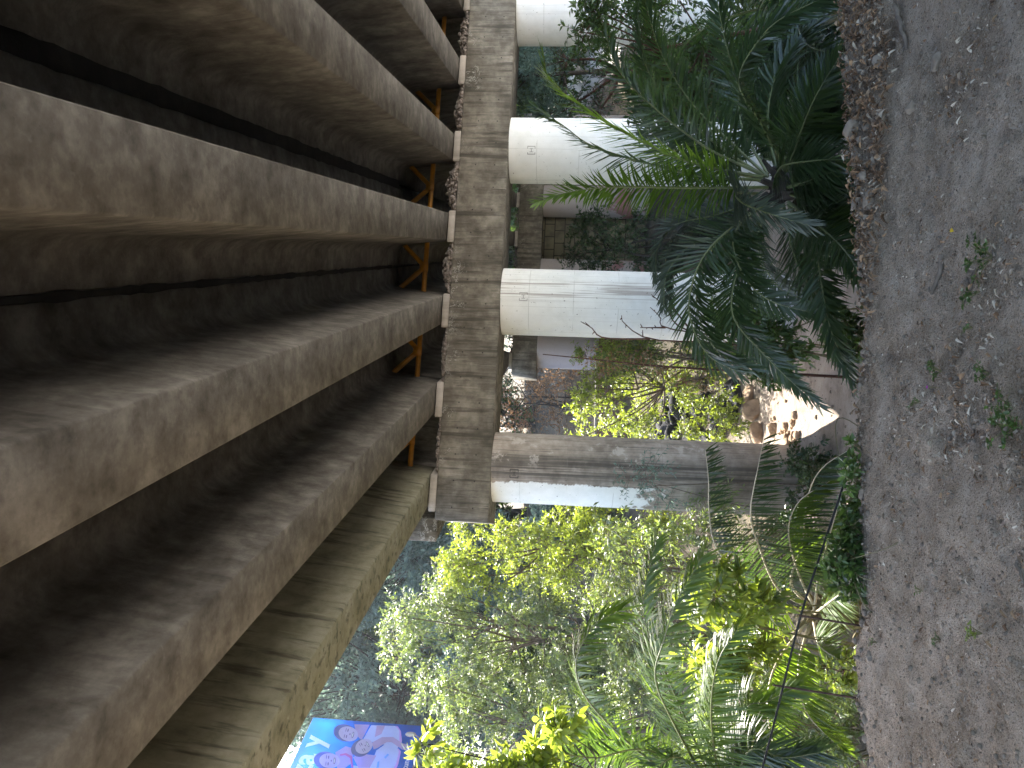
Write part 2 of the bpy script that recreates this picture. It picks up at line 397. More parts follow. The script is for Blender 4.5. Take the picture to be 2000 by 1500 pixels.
def girder_mesh(name, mat, y0, y1):
    prof = [(-HB+.015, 0), (HB-.015, 0), (HB, .015), (HT, GH-.14), (HT+.035, GH-.06), (HT+.10, GH), (.722, GH+.025), (.722, GH+.17),
            (-.722, GH+.17), (-.722, GH+.025), (-HT-.10, GH), (-HT-.035, GH-.06), (-HT, GH-.14), (-HB, .015)]
    mb = MB(); n = len(prof); N = 40
    ys = np.linspace(y0, y1, N); V = []
    for i, yy in enumerate(ys):
        for px, pz in prof: V.append((px, yy+px*TS, pz+px*GS))
    F = [(i*n+j, i*n+n+j, i*n+n+(j+1) % n, i*n+(j+1) % n) for i in range(N-1) for j in range(n)]
    F += [tuple(range(n)), tuple(range((N-1)*n+n-1, (N-1)*n-1, -1))]
    mb.add(np.array(V), F)
    return mb.build(name, [mat])
gl = {-3: 'concrete bridge girder along the open left side of the deck, dripping with dark water stains',
      -2: 'concrete bridge girder next in from the drip-stained edge girder',
      -1: 'concrete bridge girder just left of the one running overhead, above the drip-streaked pillar',
      0: 'broad blotchy concrete bridge girder running almost straight overhead',
      1: 'concrete bridge girder just right of the overhead one, above the second pillar from the right',
      2: 'dark concrete bridge girder between the right pillar and its neighbour, second from the right edge',
      3: 'concrete bridge girder along the open right side, ending over the rightmost pillar'}
g0 = None
for k in range(-3, 4):
    X = XG+PG*k; loc = (X, DC+PCL-.03+X*TS, ZS+GS*X)
    if k == -3: g = girder_mesh('bridge_girder', M['edge_girder'], -23, 0)
    elif g0 is None: g = g0 = girder_mesh('bridge_girder', M['girder'], -23, 0)
    else: g = g0.copy(); COL.objects.link(g)
    g.location = loc; tag(g, gl[k], 'girder', 'girders of the near span')
    if k < 3:                               # dark ragged mortar seam between neighbouring girder flanges
        mb = MB(); ys = np.linspace(-22, -.2, 160); w = .022+.022*np.abs(np.sin(ys*3.1+k))*rng.random(160)+(.045 if k in (0,) else 0)
        xm = X+PG/2
        a = np.stack([xm-w, loc[1]+ys, np.full(160, ZS+GS*xm+GH+.012)+.006*rng.random(160)], 1); b = a.copy(); b[:, 0] = xm+w
        V = np.concatenate([a, b]); i = np.arange(159)
        mb.add(V, [np.stack([i, i+160, i+161, i+1], 1)])
        s = mb.build('mortar_seam', [M['mortar']], parent=g, org=loc)
g1 = None
for k in range(-3, 4):
    X = XG+PG*k
    if g1 is None: g = g1 = girder_mesh('bridge_girder', M['girder'], 0, SPAN-.06)
    else: g = g1.copy(); COL.objects.link(g)
    g.location = (X, DC+PCL+.03+X*TS, ZS+GS*X)
    tag(g, 'shadowed concrete girder of the far span, glimpsed beneath and behind the near pier cap', 'girder', 'girders of the far span')

# deck slab with kerb parapets
mb = MB(); box(mb, (-4.87, -11, ZS+GH+.19), (5.62, 33, ZS+GH+.42), shear=lambda V: V+np.stack([0*V[:, 0], V[:, 0]*TS, V[:, 0]*GS], 1))
dk = mb.build('bridge_deck', [M['deck']]); tag(dk, 'concrete bridge deck slab resting on the row of girders', 'bridge deck')
for xa, xb in ((-4.87, -4.62), (5.37, 5.62)):
    mb = MB(); box(mb, (xa, -11, ZS+GH+.423), (xb, 33, ZS+GH+1.15), shear=lambda V: V+np.stack([0*V[:, 0], V[:, 0]*TS, V[:, 0]*GS], 1))
    mb.build('parapet', [M['deck']], parent=dk)

CD = 1.24/math.cos(R_(22.42))                # cap depth along Y
def pier_cap(y0, label, cat, far=False):
    mb = MB(); V = []; xl, xr = -4.55, 5.35
    nx = 60; xs = np.linspace(xl, xr, nx); b = .02
    # cross-section (y offset, z) with small chamfers, then square-cut ends
    prof = [(b, ZCB), (0, ZCB+b), (0, ZCT-b), (b, ZCT), (CD-b, ZCT), (CD, ZCT-b), (CD, ZCB+b), (CD-b, ZCB)]
    for xx in xs:
        for py, pz in prof:
            # square end: the back of the cap shifts along the skew normal
            sh = (py*math.sin(R_(22.42))*math.cos(R_(22.42)))
            V.append((xx-sh, y0+(xx-sh)*TS+py, pz+GS*xx))
    n = 8
    F = [(i*n+j, i*n+(j+1) % n, i*n+n+(j+1) % n, i*n+n+j) for i in range(nx-1) for j in range(n)]
    F += [tuple(range(n))[::-1], tuple(range((nx-1)*n, nx*n))]
    mb.add(np.array(V), F)
    o = mb.build('pier_cap', [M['cap']]); tag(o, label, cat, 'pier caps')
    for k in range(-3, 4):
        X = XG+PG*k; mb = MB()
        wob = .02*random.random()
        box(mb, (X-.29, y0+.004+wob, ZCT+.003), (X+.29, y0+CD-.05, ZS-.022), bev=.012, shear=lambda V: np.stack([V[:, 0], V[:, 1]+V[:, 0]*TS, V[:, 2]+V[:, 0]*GS], 1))
        mb.build('bearing_pad', [M['pad']], parent=o)
    if not far:
        for xa, xb in ((-5.02, -4.75),):
            mb = MB(); box(mb, (xa, y0+.35, ZCT+.003), (xb+.1, y0+CD+.1, ZCT+.52), bev=.012, shear=skew); mb.build('end_block', [M['cap']], parent=o)
    return o
cap0 = pier_cap(DC, 'near board-marked concrete pier cap across the four pillars, streaked with water stains', 'pier cap')
cap1 = pier_cap(DC+SPAN, 'far concrete pier cap seen small through the gaps behind the white pillars', 'pier cap', True)

def pillar(X, Y, zb, zt, r, mat, label, group, seg=48, nz=26):
    mb = MB(); a = np.arange(seg)*2*math.pi/seg; zs = np.linspace(zb, zt, nz)-zb
    V = np.concatenate([np.stack([r*np.cos(a), r*np.sin(a), np.full(seg, z)], 1) for z in zs])
    i = np.arange(nz-1)[:, None]*seg; j = np.arange(seg)[None]; k = (j+1) % seg
    mb.add(V, [np.stack([i+j, i+k, i+seg+k, i+seg+j], -1).reshape(-1, 4)])
    o = mb.build('bridge_pillar', [mat], smooth=True); o.location = (X, Y, zb); return tag(o, label, 'pillar', group)
RC = .621; X0, PC = -3.865, 2.875
cl = ['grey stained concrete pillar with white paint left only on its upper left flank', 'white painted pillar with brown drip streaks down its right side',
      'clean white painted pillar behind the tall upright palm fronds', 'bluish white painted pillar at the right end of the cap, half hidden by hanging leaves']
plaque_px = [(-.10, 'dark'), (.10, 'light'), (.02, 'light'), None]
for k in range(4):
    X = X0+PC*k; Y = DC+.67+X*TS; zb = -2.45
    o = pillar(X, Y, zb, ZCB+GS*X+.004, RC, M[['col_worn', 'col_drip', 'col_white', 'col_white'][k]], cl[k], 'pillars of the near pier')
    if plaque_px[k] is not None:             # small rectangular cast mark near the head of the pillar
        off, tone = plaque_px[k]
        dcam = math.atan2(-X, Y); ang0 = math.atan2(-Y, -X)+off*1.6
        mb = MB(); zc = 2.87-.42-zb; da = .125; hz = .075
        def q(a0, a1, z0, z1, r, mi=0):
            V = [(r*math.cos(a), r*math.sin(a), z) for a, z in ((a0, z0), (a1, z0), (a1, z1), (a0, z1))]; mb.add(V, [(0, 1, 2, 3)], mi)
        t = .010/RC
        for (a0, a1, z0, z1) in ((-da, da, -hz, -hz+.012), (-da, da, hz-.012, hz), (-da, -da+t*1.4, -hz, hz), (da-t*1.4, da, -hz, hz), (-.05, .05, -.006, .006), (-.055, -.04, -.035, .035), (.04, .055, -.035, .035)):
            q(ang0+a0, ang0+a1, zc+z0, zc+z1, RC+.003)
        mb.build('cast_plaque', [flat('plaque_'+tone, (.06, .055, .05) if tone == 'dark' else (.33, .32, .30), .9)], parent=o)
for k in range(4):
    X = X0+PC*k; Y = DC+SPAN+.67+X*TS
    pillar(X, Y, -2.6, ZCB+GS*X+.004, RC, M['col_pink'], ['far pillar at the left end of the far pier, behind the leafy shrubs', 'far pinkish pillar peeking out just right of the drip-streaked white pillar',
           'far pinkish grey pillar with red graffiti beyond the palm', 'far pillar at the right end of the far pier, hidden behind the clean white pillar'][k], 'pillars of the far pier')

# block wall closing the far pier
mb = MB(); box(mb, (-4.3, DC+SPAN+1.0, -2.4), (5.4, DC+SPAN+1.3, ZCB+.3), shear=skew)
w = mb.build('retaining_wall', [M['block']]); tag(w, 'shaded block retaining wall between the far pinkish pillars', 'wall')

# yellow pipe braces between the girders over the pier
bl = ['yellow pipe brace beside the drip-stained edge girder at far left', 'yellow pipe brace in the second bay from the left edge girder', 'yellow pipe brace in the bay left of the overhead girder',
      'yellow pipe brace in the bay right of the overhead girder, under the blackest seam', 'dim yellow pipe brace in the bay second from the right', 'dim yellow pipe brace in the rightmost bay beside the last girder']
for k in range(-3, 3):
    xa = XG+PG*k+.262; xb = XG+PG*(k+1)-.262; yo = DC+.42; zc = ZS+.42
    P = lambda x, z: np.array([x, yo+x*TS, z+GS*x])
    base = P((xa+xb)/2, zc)
    e = empty('pipe_brace', base, bl[k+3], 'pipe brace', 'yellow pipe braces')
    xm = (xa+xb)/2
    s = .55
    mb = MB(); tube(mb, [P(xa-.05, zc), P(xm, zc), P(xb+.05, zc)], .047, 10); mb.build('chord', [M['yellow']], e, True, base)
    for sgn, xe in ((-1, xa+.0), (1, xb-.0)):
        mb = MB(); tube(mb, [P(xm+sgn*.03, zc+.045), P(xe-sgn*.06, ZS+GH-.05)], .045, 10); mb.build('diagonal', [M['yellow']], e, True, base)
    mb = MB(); box(mb, (xm-.08, -.006, zc-.06), (xm+.08, .006, zc+.1), shear=lambda V: np.stack([V[:, 0], V[:, 1]+yo+V[:, 0]*TS-.05, V[:, 2]+GS*V[:, 0]], 1)); mb.build('gusset_plate', [M['yellow']], e, False, base)

# ---- stones
def ico(sub):
    t = (1+5**.5)/2
    V = [np.array(v, float)/math.sqrt(1+t*t) for v in [(-1, t, 0), (1, t, 0), (-1, -t, 0), (1, -t, 0), (0, -1, t), (0, 1, t), (0, -1, -t), (0, 1, -t), (t, 0, -1), (t, 0, 1), (-t, 0, -1), (-t, 0, 1)]]
    F = [(0, 11, 5), (0, 5, 1), (0, 1, 7), (0, 7, 10), (0, 10, 11), (1, 5, 9), (5, 11, 4), (11, 10, 2), (10, 7, 6), (7, 1, 8), (3, 9, 4), (3, 4, 2), (3, 2, 6), (3, 6, 8), (3, 8, 9), (4, 9, 5), (2, 4, 11), (6, 2, 10), (8, 6, 7), (9, 8, 1)]
    for _ in range(sub):
        c = {}; G = []
        def mid(a, b):
            k = (min(a, b), max(a, b))
            if k not in c: m = V[a]+V[b]; V.append(m/np.linalg.norm(m)); c[k] = len(V)-1
            return c[k]
        for a, b, d in F:
            x, y, z = mid(a, b), mid(b, d), mid(d, a); G += [(a, x, z), (b, y, x), (d, z, y), (x, y, z)]
        F = G
    return np.array(V), np.array(F)
ICO = {s: ico(s) for s in (0, 1, 2, 3)}
def stone_verts(sub, rough=.25, flatten=.7):
    V, F = ICO[sub]; V = V.copy()
    for _ in range(7):                        # chop planar facets
        d = nrm(rng.normal(size=3)); h = .55+.35*rng.random(); s = V@d; m = s > h; V[m] -= np.outer((s[m]-h), d)
    o = rng.random(3)*50
    V *= (1+rough*(fbm(V[:, 0]*2+o[0], V[:, 1]*2+V[:, 2]*1.3+o[1], 3)))[:, None]*1.0
    V[:, 2] *= flatten
    return V, F
def scatter_stones(mb, P, S, sub=0, mi=0, tints=None):
    protos = [stone_verts(sub, .5, .7) for _ in range(12)]
    for i, (p, s) in enumerate(zip(P, S)):
        V, F = protos[i % 12]; a = rng.random()*6.28; b = rng.normal()*.5
        ca, sa = math.cos(a), math.sin(a); cb, sb = math.cos(b), math.sin(b)
        Rm = np.array([[ca, -sa, 0], [sa, ca, 0], [0, 0, 1]])@np.array([[1, 0, 0], [0, cb, -sb], [0, sb, cb]])
        mb.add((V*s*np.array([1, .8, 1]))@Rm.T+p, [F], mi, tints[i] if tints is not None else None)

# crushed stone heaped on the pier cap between the pads
mb = MB(); P = []; S = []
for y0 in (DC, DC+SPAN):
    for k in range(-3, 3):
        xa = XG+PG*k+.3; xb = XG+PG*(k+1)-.3; hmax = [.10, .12, .22, .26, .20, .22][k+3] if y0 == DC else .2
        for _ in range(420 if y0 == DC else 60):
            u = random.random(); x = xa+(xb-xa)*u; q = random.random()
            prof = hmax*(.35+.65*math.sin(math.pi*min(1, max(0, u*.9+.05)))**1.2)
            v = .02+.5*random.random()**1.3
            P.append((x, y0+.03+v+x*TS, ZCT+GS*x+prof*random.random()*min(1, .35+v*3))); S.append(.018+.034*random.random() if y0 == DC else .04)
scatter_stones(mb, P, S, 1); o = mb.build('gravel', [M['gravel']]); tag(o, 'loose crushed stone heaped on the pier caps between the bearing pads', 'gravel', kind='stuff')

# ------------------------------------------------------------------ ground
def axis(segs):
    out = []
    for a, b, st in segs: out += list(np.arange(a, b, st))
    return np.array(out)
gx = np.concatenate([-np.geomspace(400, 14, 22)[:-1], axis([(-14, -4, .25), (-4, 3.2, .028), (3.2, 14, .25)]), np.geomspace(14, 400, 22)])
gy = np.concatenate([-np.geomspace(300, 4, 18)[:-1], axis([(-4, 1.4, .3), (1.4, 5.6, .026), (5.6, 20, .12), (20, 50, .6)]), np.geomspace(50, 600, 22)])
GX, GY = np.meshgrid(gx, gy, indexing='ij'); Z = ground_h(GX.ravel(), GY.ravel())
n1, n2 = len(gx), len(gy); i = np.arange(n1-1)[:, None]*n2; j = np.arange(n2-1)[None]
mb = MB(); mb.add(np.stack([GX.ravel(), GY.ravel(), Z], 1), [np.stack([i+j, i+n2+j, i+n2+j+1, i+j+1], -1).reshape(-1, 4)])
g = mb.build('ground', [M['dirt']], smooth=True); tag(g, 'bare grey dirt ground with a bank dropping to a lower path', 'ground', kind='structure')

# ------------------------------------------------------------------ litter on the bank
def gz(x, y): return ground_h(np.array(x), np.array(y))
def chips(n, xr, yr, keep, L0, L1, wr, tint):
    x = rng.uniform(*xr, n); y = rng.uniform(*yr, n); m = keep(x, y); x = x[m]; y = y[m]; n = len(x)
    z = gz(x, y); a = rng.uniform(0, 6.283, n); d = np.stack([np.cos(a), np.sin(a), rng.normal(0, .18, n)], 1)
    N = nrm(np.stack([rng.normal(0, .55, n), rng.normal(0, .55, n), np.ones(n)], 1))
    L = L0*(L1/L0)**(rng.random(n)**1.6); return np.stack([x, y, z+.003+.008*rng.random(n)], 1), d, N, L, L*rng.uniform(*wr, n), tint(n)
edge = lambda x: np.interp(x, EX, EY)
mb = MB()
inland = lambda x, y: (y < edge(x)+.05) & (rng.random(len(x)) < np.clip(.35+2.2*(fbm(x*2.2, y*2.2)+.06), .12, 1))
a = chips(90000, (-3.4, 2.3), (1.7, 5.2), inland, .004, .018, (.12, .5), lambda n: rng.random(n))
leaves(mb, *a[:5], a[5], curl=.2)
a = chips(17000, (-3.4, 2.3), (1.7, 5.2), inland, .012, .034, (.1, .4), lambda n: rng.beta(2, 2, n))
leaves(mb, *a[:5], a[5], fine=True, fold=.4, curl=.35)
right = lambda x, y: (y < edge(x)+.06) & (y > edge(x)-.10-.42*sstep(-.9, 1.0, x)) & (rng.random(len(x)) < .25+.75*sstep(-.8, .5, x))
a = chips(22000, (-1.0, 2.6), (3.2, 5.6), right, .015, .06, (.25, .55), lambda n: np.where(rng.random(n) < .75, rng.uniform(.08, .5, n), rng.uniform(.5, .9, n)))
a[0][:, 2] += rng.random(len(a[0]))*.035
leaves(mb, *a[:5], a[5], fine=True, fold=.5, curl=.5)
for px, r, nn in (((1940, 560), .16, 150), ((1850, 790), .20, 120), ((1905, 700), .16, 60), ((1870, 850), .12, 110), ((1985, 905), .15, 110), ((1920, 800), .2, 80), ((1770, 915), .22, 160), ((1700, 1140), .2, 140), ((1960, 1150), .2, 60), ((1870, 190), .16, 200), ((1765, 840), .1, 40)):
    c = atz(*px, 0); x = c[0]+rng.normal(0, r, nn); y = c[1]+rng.normal(0, r*.6, nn); n = nn; z = gz(x, y)
    aa = rng.uniform(0, 6.28, n); d = np.stack([np.cos(aa), np.sin(aa), rng.normal(.1, .25, n)], 1); N = nrm(np.stack([rng.normal(0, .5, n), rng.normal(0, .5, n), np.ones(n)], 1))
    L = .010+.030*rng.random(n)**2; leaves(mb, np.stack([x, y, z+.008], 1), d, N, L, L*rng.uniform(.25, .5, n), rng.uniform(.2, 1, n), fine=True, fold=.5, curl=.5)
o = mb.build('leaf_litter', [M['litter']]); tag(o, 'dry leaf bits and chips littering the dirt bank', 'leaf litter', kind='stuff')
# small pebbles and crumbled edge
mb = MB(); n = 9000; x = rng.uniform(-3.2, 2.4, n); y = rng.uniform(1.8, 5.2, n); m = y < edge(x)+.08; x = x[m]; y = y[m]
scatter_stones(mb, np.stack([x, y, gz(x, y)], 1), .003+.014*rng.random(len(x))**4, 0)
n = 620; x = rng.uniform(-.4, 2.4, n); y = edge(x)+rng.normal(-.04, .10, n); scatter_stones(mb, np.stack([x, y, gz(x, y)+.004], 1), .006+.024*rng.random(n)**3, 1)
n = 260; x = rng.uniform(-3, -.4, n); y = edge(x)+rng.normal(.0, .07, n); scatter_stones(mb, np.stack([x, y, gz(x, y)+.004], 1), .006+.02*rng.random(n)**2.5, 1)
n = 900; x = rng.uniform(-8, 2, n); y = rng.uniform(9, 16, n); scatter_stones(mb, np.stack([x, y, gz(x, y)], 1), .012+.05*rng.random(n)**3, 1)
o = mb.build('pebbles', [M['rock_grey']]); tag(o, 'small grey pebbles and crumbled soil clods along the bank', 'pebbles', kind='stuff')

def stone(name, pos, size, mat, label, cat='stone', group=None, sink=.3, fl=.65, sub=3, asp=(1, .8)):
    V, F = stone_verts(sub, .28, fl); V = V*size*np.array([asp[0], asp[1], 1]); mb = MB(); mb.add(V, [F])
    o = mb.build(name, [mat], smooth=False); o.location = (float(pos[0]), float(pos[1]), float(pos[2]+size*fl*(1-2*sink)*.5)); o.rotation_euler = (random.uniform(-.3, .3), random.uniform(-.3, .3), random.random()*6.28)
    return tag(o, label, cat, group)
bank = [(1645, 20, .075, 'pale crumbly stone poking over the bank edge at far right'), (1658, 105, .05, 'small rough stone on the bank edge right of the palm'), (1722, 120, .055, 'flat angular stone set back from the bank edge among brown leaves'),
        (1690, 250, .085, 'long pale stone lying at the bank edge below the drooping dark frond'), (1672, 330, .05, 'squat stone at the bank edge under the palm crown'), (1706, 345, .06, 'grey stone behind the squat one, ringed by dry leaves'),
        (1715, 392, .065, 'pair-forming rounded stone in the leaf drift'), (1695, 400, .05, 'little rounded stone at the lip of the bank in the leaf drift'), (1668, 440, .085, 'largest pale stone jutting from the bank edge'),
        (1680, 480, .06, 'ragged stone beside the largest pale one'), (1828, 120, .055, 'smooth grey stone lying alone on the bare dirt at right'), (1780, 210, .05, 'rounded stone half sunk in the dirt at right'), (1666, 860, .05, 'dark round stone on the bank edge beside the stained pillar'),
        (1775, 1145, .022, 'tiny pale stone on the dirt at lower left'), (1700, 1280, .035, 'pale flat stone sunk in the dirt at far left')]
for x, y, s, lab in bank:
    p = atz(x, y, .0); p[2] = gz(p[0], p[1]); stone('stone', p, s*.78, M['rock_grey'], lab, 'stone', 'stones on the dirt bank')
tw = [((1845, 495), (1828, 580), .011, 'curved grey stick lying in the middle of the dirt bank'), ((1905, 530), (1884, 588), .008, 'straight grey stick lying beside the green weeds'), ((1905, 800), (1900, 850), .006, 'thin dark stick beside the dry leaf patch'),
      ((1753, 5), (1765, 100), .012, 'dark crooked stick lying at the right edge of the bank'), ((1693, 690), (1690, 720), .008, 'short dark stick at the lip of the bank'), ((1885, 1305), (1878, 1322), .006, 'short pale stick at lower left'),
      ((1990, 1095), (2000, 1150), .006, 'grey twig at the near edge of the dirt')]
for a, b, r, lab in tw:
    A = atz(*a, 0); B = atz(*b, 0); t = np.linspace(0, 1, 9)[:, None]; P = A*(1-t)+B*t; P[:, 0] += .012*np.sin(t[:, 0]*4+r*900); P[:, 2] = gz(P[:, 0], P[:, 1])+r*.9
    mb = MB(); tube(mb, P, r*np.linspace(1, .7, 9), 7); o = mb.build('dry_stick', [M['bark']], smooth=True, org=P[4]); tag(o, lab, 'stick', 'dry sticks on the bank')

# ------------------------------------------------------------------ plants
def frond(parent, org, pts, mats, leaf=.34, n=95, w=.02, tip_n=1.0, vee=.35, droop=.25, r0=.016, seed=0, start=.14, flip=1, spread=1.0, thin=1.0, name='frond', nrm_hint=None, hang=0.0):
    rg = np.random.default_rng(seed+11)
    P = smooth_path(pts, 26); seg = np.linalg.norm(np.diff(P, axis=0), axis=1); s = np.concatenate([[0], np.cumsum(seg)]); Lr = s[-1]; s /= Lr
    T = nrm(np.gradient(P, axis=0))
    out = P[-1]-P[0]; out[2] = 0; out = nrm(out)
    hint = np.array([0, 0, 1.])*.75-out*.55 if nrm_hint is None else np.array(nrm_hint, float)
    mb = MB(); tube(mb, P, r0*(1-.85*s**.8), 5, 0)
    ts = np.linspace(start, 1, n)
    for side in (-1, 1):
        tt = np.clip(ts+rg.normal(0, .004, n), start, .999); keep = rg.random(n) < thin; tt = tt[keep]; m = len(tt)
        B = np.stack([np.interp(tt, s, P[:, q]) for q in range(3)], 1); t = nrm(np.stack([np.interp(tt, s, T[:, q]) for q in range(3)], 1))
        N = nrm(hint[None]-t*(t@hint)[:, None]); S = np.cross(t, N)*side
        u = (tt-start)/(1-start)
        ang = np.radians(64-36*u+rg.normal(0, 6, m))*spread
        prof = np.minimum(1, .45+u/.22)*np.clip(1-.62*np.maximum(u-.35, 0)/.65, .3, 1)
        L = leaf*prof*rg.uniform(.9, 1.08, m)
        d = t*np.cos(ang)[:, None]+(S*math.cos(vee)+N*math.sin(vee))*np.sin(ang)[:, None]
        d = nrm(nrm(d+rg.normal(0, .09, (m, 3)))+np.array([0, 0, -hang]))
        Wd = nrm(np.cross(d, nrm(N+S*.35*flip+rg.normal(0, .18, (m, 3)))))
        st = [0, .35, .7, 1.0]; ww = [.5, 1.0, .62, .04]; verts = []
        for q, wq in zip(st, ww):
            c = B+d*(L*q)[:, None]; c = c-np.array([0, 0, 1])*(droop*L*q*q)[:, None]
            for sg in (-1, 1): verts.append(c+Wd*(sg*wq*w*.5))
        V = np.stack(verts, 1).reshape(-1, 3); i = np.arange(m)[:, None]*8
        F = np.concatenate([i+np.array([[2*a, 2*a+1, 2*a+3, 2*a+2]]) for a in range(3)])
        mb.add(V, [F], 1, np.repeat(np.clip(rg.normal(.5, .22, m), 0, 1), 8))
    return mb.build(name, mats, parent, False, org)
def px(*pts): return [at(*p) for p in pts]

# main palm on the slope in front of the pillars
PB = at(1560, 365, 6.6); PB[2] = float(gz(PB[0], PB[1]))
palm = empty('palm', PB, 'large dark green palm in the middle, fronds spraying up in front of the white pillars', 'palm')
mb = MB(); top = at(1510, 365, 6.6); P = smooth_path([PB-[0, 0, .1], (PB+top)/2+[.02, 0, 0], top], 10); tube(mb, P, np.linspace(.17, .11, 10), 12)
for q in range(60):                          # old frond boots round the stump
    a = q*2.4; t = .15+.85*q/60; c = PB*(1-t)+top*t; d = np.array([math.cos(a), math.sin(a), 1.1]); tube(mb, [c+d*.06, c+d*.14, c+d*np.array([.22, .22, .2])], [.03, .026, .012], 5)
mb.build('trunk', [M['bark_dark']], palm, False, PB)
DK, LT, GR = [M['rachis'], M['palm']], [M['rachis'], M['palm_lit']], [M['rachis'], M['palm_grey']]
F = [  # (control points in the picture with their distances, material, leaflet length, vee)
 ([(1500, 366, 6.6), (1350, 367, 6.4), (1200, 366, 6.15), (1110, 376, 6.0), (1048, 396, 5.9)], LT, .31, .15),
 ([(1490, 352, 6.6), (1350, 340, 6.5), (1170, 290, 6.4), (1100, 245, 6.3), (1046, 208, 6.3)], DK, .31, .45),
 ([(1490, 346, 6.6), (1350, 318, 6.6), (1225, 262, 6.5), (1120, 196, 6.4), (1072, 150, 6.3), (1062, 108, 6.2)], LT, .38, .2),
 ([(1490, 342, 6.7), (1375, 285, 6.8), (1280, 212, 6.8), (1210, 140, 6.8), (1180, 60, 6.7)], DK, .40, .2),
 ([(1495, 345, 6.7), (1400, 282, 7.0), (1310, 200, 7.1), (1260, 125, 7.1), (1245, 30, 7.1)], DK, .38, .25),
 ([(1535, 335, 6.5), (1490, 245, 6.2), (1443, 160, 5.9), (1490, 72, 5.6), (1580, 22, 5.4), (1645, 4, 5.3)], DK, .30, .1),
 ([(1540, 330, 6.5), (1562, 262, 6.1), (1592, 190, 5.8), (1640, 110, 5.6)], DK, .33, .1),
 ([(1515, 345, 6.4), (1530, 324, 5.9), (1580, 315, 5.6), (1640, 312, 5.45), (1690, 320, 5.4)], DK, .30, .05),
 ([(1540, 365, 6.4), (1580, 352, 5.9), (1630, 335, 5.6), (1690, 322, 5.5)], DK, .30, .05),
 ([(1480, 378, 6.5), (1440, 378, 6.1), (1450, 396, 5.8), (1500, 416, 5.6), (1580, 440, 5.5)], GR, .30, .05),
 ([(1540, 395, 6.4), (1600, 442, 5.8), (1650, 490, 5.4), (1695, 560, 5.1)], DK, .34, .1),
 ([(1500, 390, 6.6), (1400, 470, 6.4), (1360, 530, 6.3), (1346, 610, 6.1), (1380, 690, 6.0), (1445, 728, 5.9)], DK, .34, .1),
 ([(1500, 392, 6.6), (1435, 455, 6.4), (1448, 530, 6.2), (1500, 585, 6.1), (1590, 612, 6.0)], DK, .28, .1),
 ([(1490, 390, 6.7), (1400, 420, 6.8), (1320, 440, 6.8), (1284, 488, 6.7), (1282, 545, 6.6)], GR, .26, .1),
 ([(1495, 395, 6.7), (1410, 450, 6.7), (1345, 482, 6.6), (1303, 535, 6.5), (1296, 600, 6.4)], GR, .28, .1),
 ([(1540, 400, 6.5), (1590, 478, 6.0), (1606, 560, 5.8), (1625, 650, 5.6), (1668, 745, 5.5)], DK, .30, .1),
 ([(1500, 395, 6.6), (1450, 500, 6.3), (1430, 610, 6.1), (1490, 690, 6.0), (1570, 768, 5.9)], DK, .30, .1),
 ([(1500, 345, 6.7), (1430, 280, 7.0), (1350, 200, 7.2), (1290, 100, 7.2), (1255, -20, 7.2)], DK, .38, .2),
 ([(1500, 340, 6.8), (1450, 250, 7.2), (1440, 165, 7.4), (1415, 75, 7.4), (1395, -30, 7.4)], DK, .40, .15),
 ([(1520, 340, 6.7), (1500, 240, 6.9), (1520, 140, 6.9), (1590, 50, 6.8), (1660, -30, 6.7)], DK, .36, .1),
 ([(1530, 345, 6.7), (1560, 250, 6.6), (1610, 160, 6.5), (1680, 60, 6.4)], DK, .36, .1),
 ([(1490, 350, 6.8), (1400, 330, 7.2), (1310, 290, 7.5), (1250, 230, 7.6), (1235, 160, 7.6)], DK, .34, .3),
 ([(1545, 350, 6.5), (1600, 250, 6.1), (1680, 190, 5.9)], DK, .32, .0),
 ([(1545, 380, 6.5), (1610, 400, 6.0), (1690, 430, 5.7)], DK, .32, .0),
 ([(1530, 400, 6.6), (1560, 520, 6.3), (1620, 600, 6.1), (1690, 640, 5.9)], DK, .32, .1),
 ([(1500, 400, 6.8), (1480, 480, 7.0), (1520, 560, 7.1), (1600, 600, 7.0)], GR, .28, .1),
]
for i, (p, m, lf, ve) in enumerate(F):
    hint = None if i in (7, 8, 22, 23) else (random.uniform(-.4, .4), random.uniform(-.75, -.2), random.uniform(.5, .9))
    ve += .12
    frond(palm, PB, px(*p), m, lf*1.06, 108 if m is LT else 88, .019, vee=ve, seed=i, droop=.04+.14*random.random(), start=.13, flip=random.choice((-1, 1)), nrm_hint=hint)

for i, k in enumerate((5, 6, 10, 11, 13, 14, 15, 16, 19, 20, 22, 24, 25, 23, 8)):   # the denser old fronds
    p = F[k][0]; j = np.array([random.uniform(-14, 34), random.uniform(-26, 26), random.uniform(-.1, .5)]); m_ = len(p)-1
    q_ = [tuple(np.array(a)+j*(t/m_)) for t, a in enumerate(p)]
    frond(palm, PB, px(*q_), GR if k in (13, 14, 25) else DK, F[k][2]*1.06, 86, .019, vee=.2, seed=200+i, droop=.1+.25*random.random(), start=.15, nrm_hint=(random.uniform(-.4, .4), random.uniform(-.6, .1), .8))
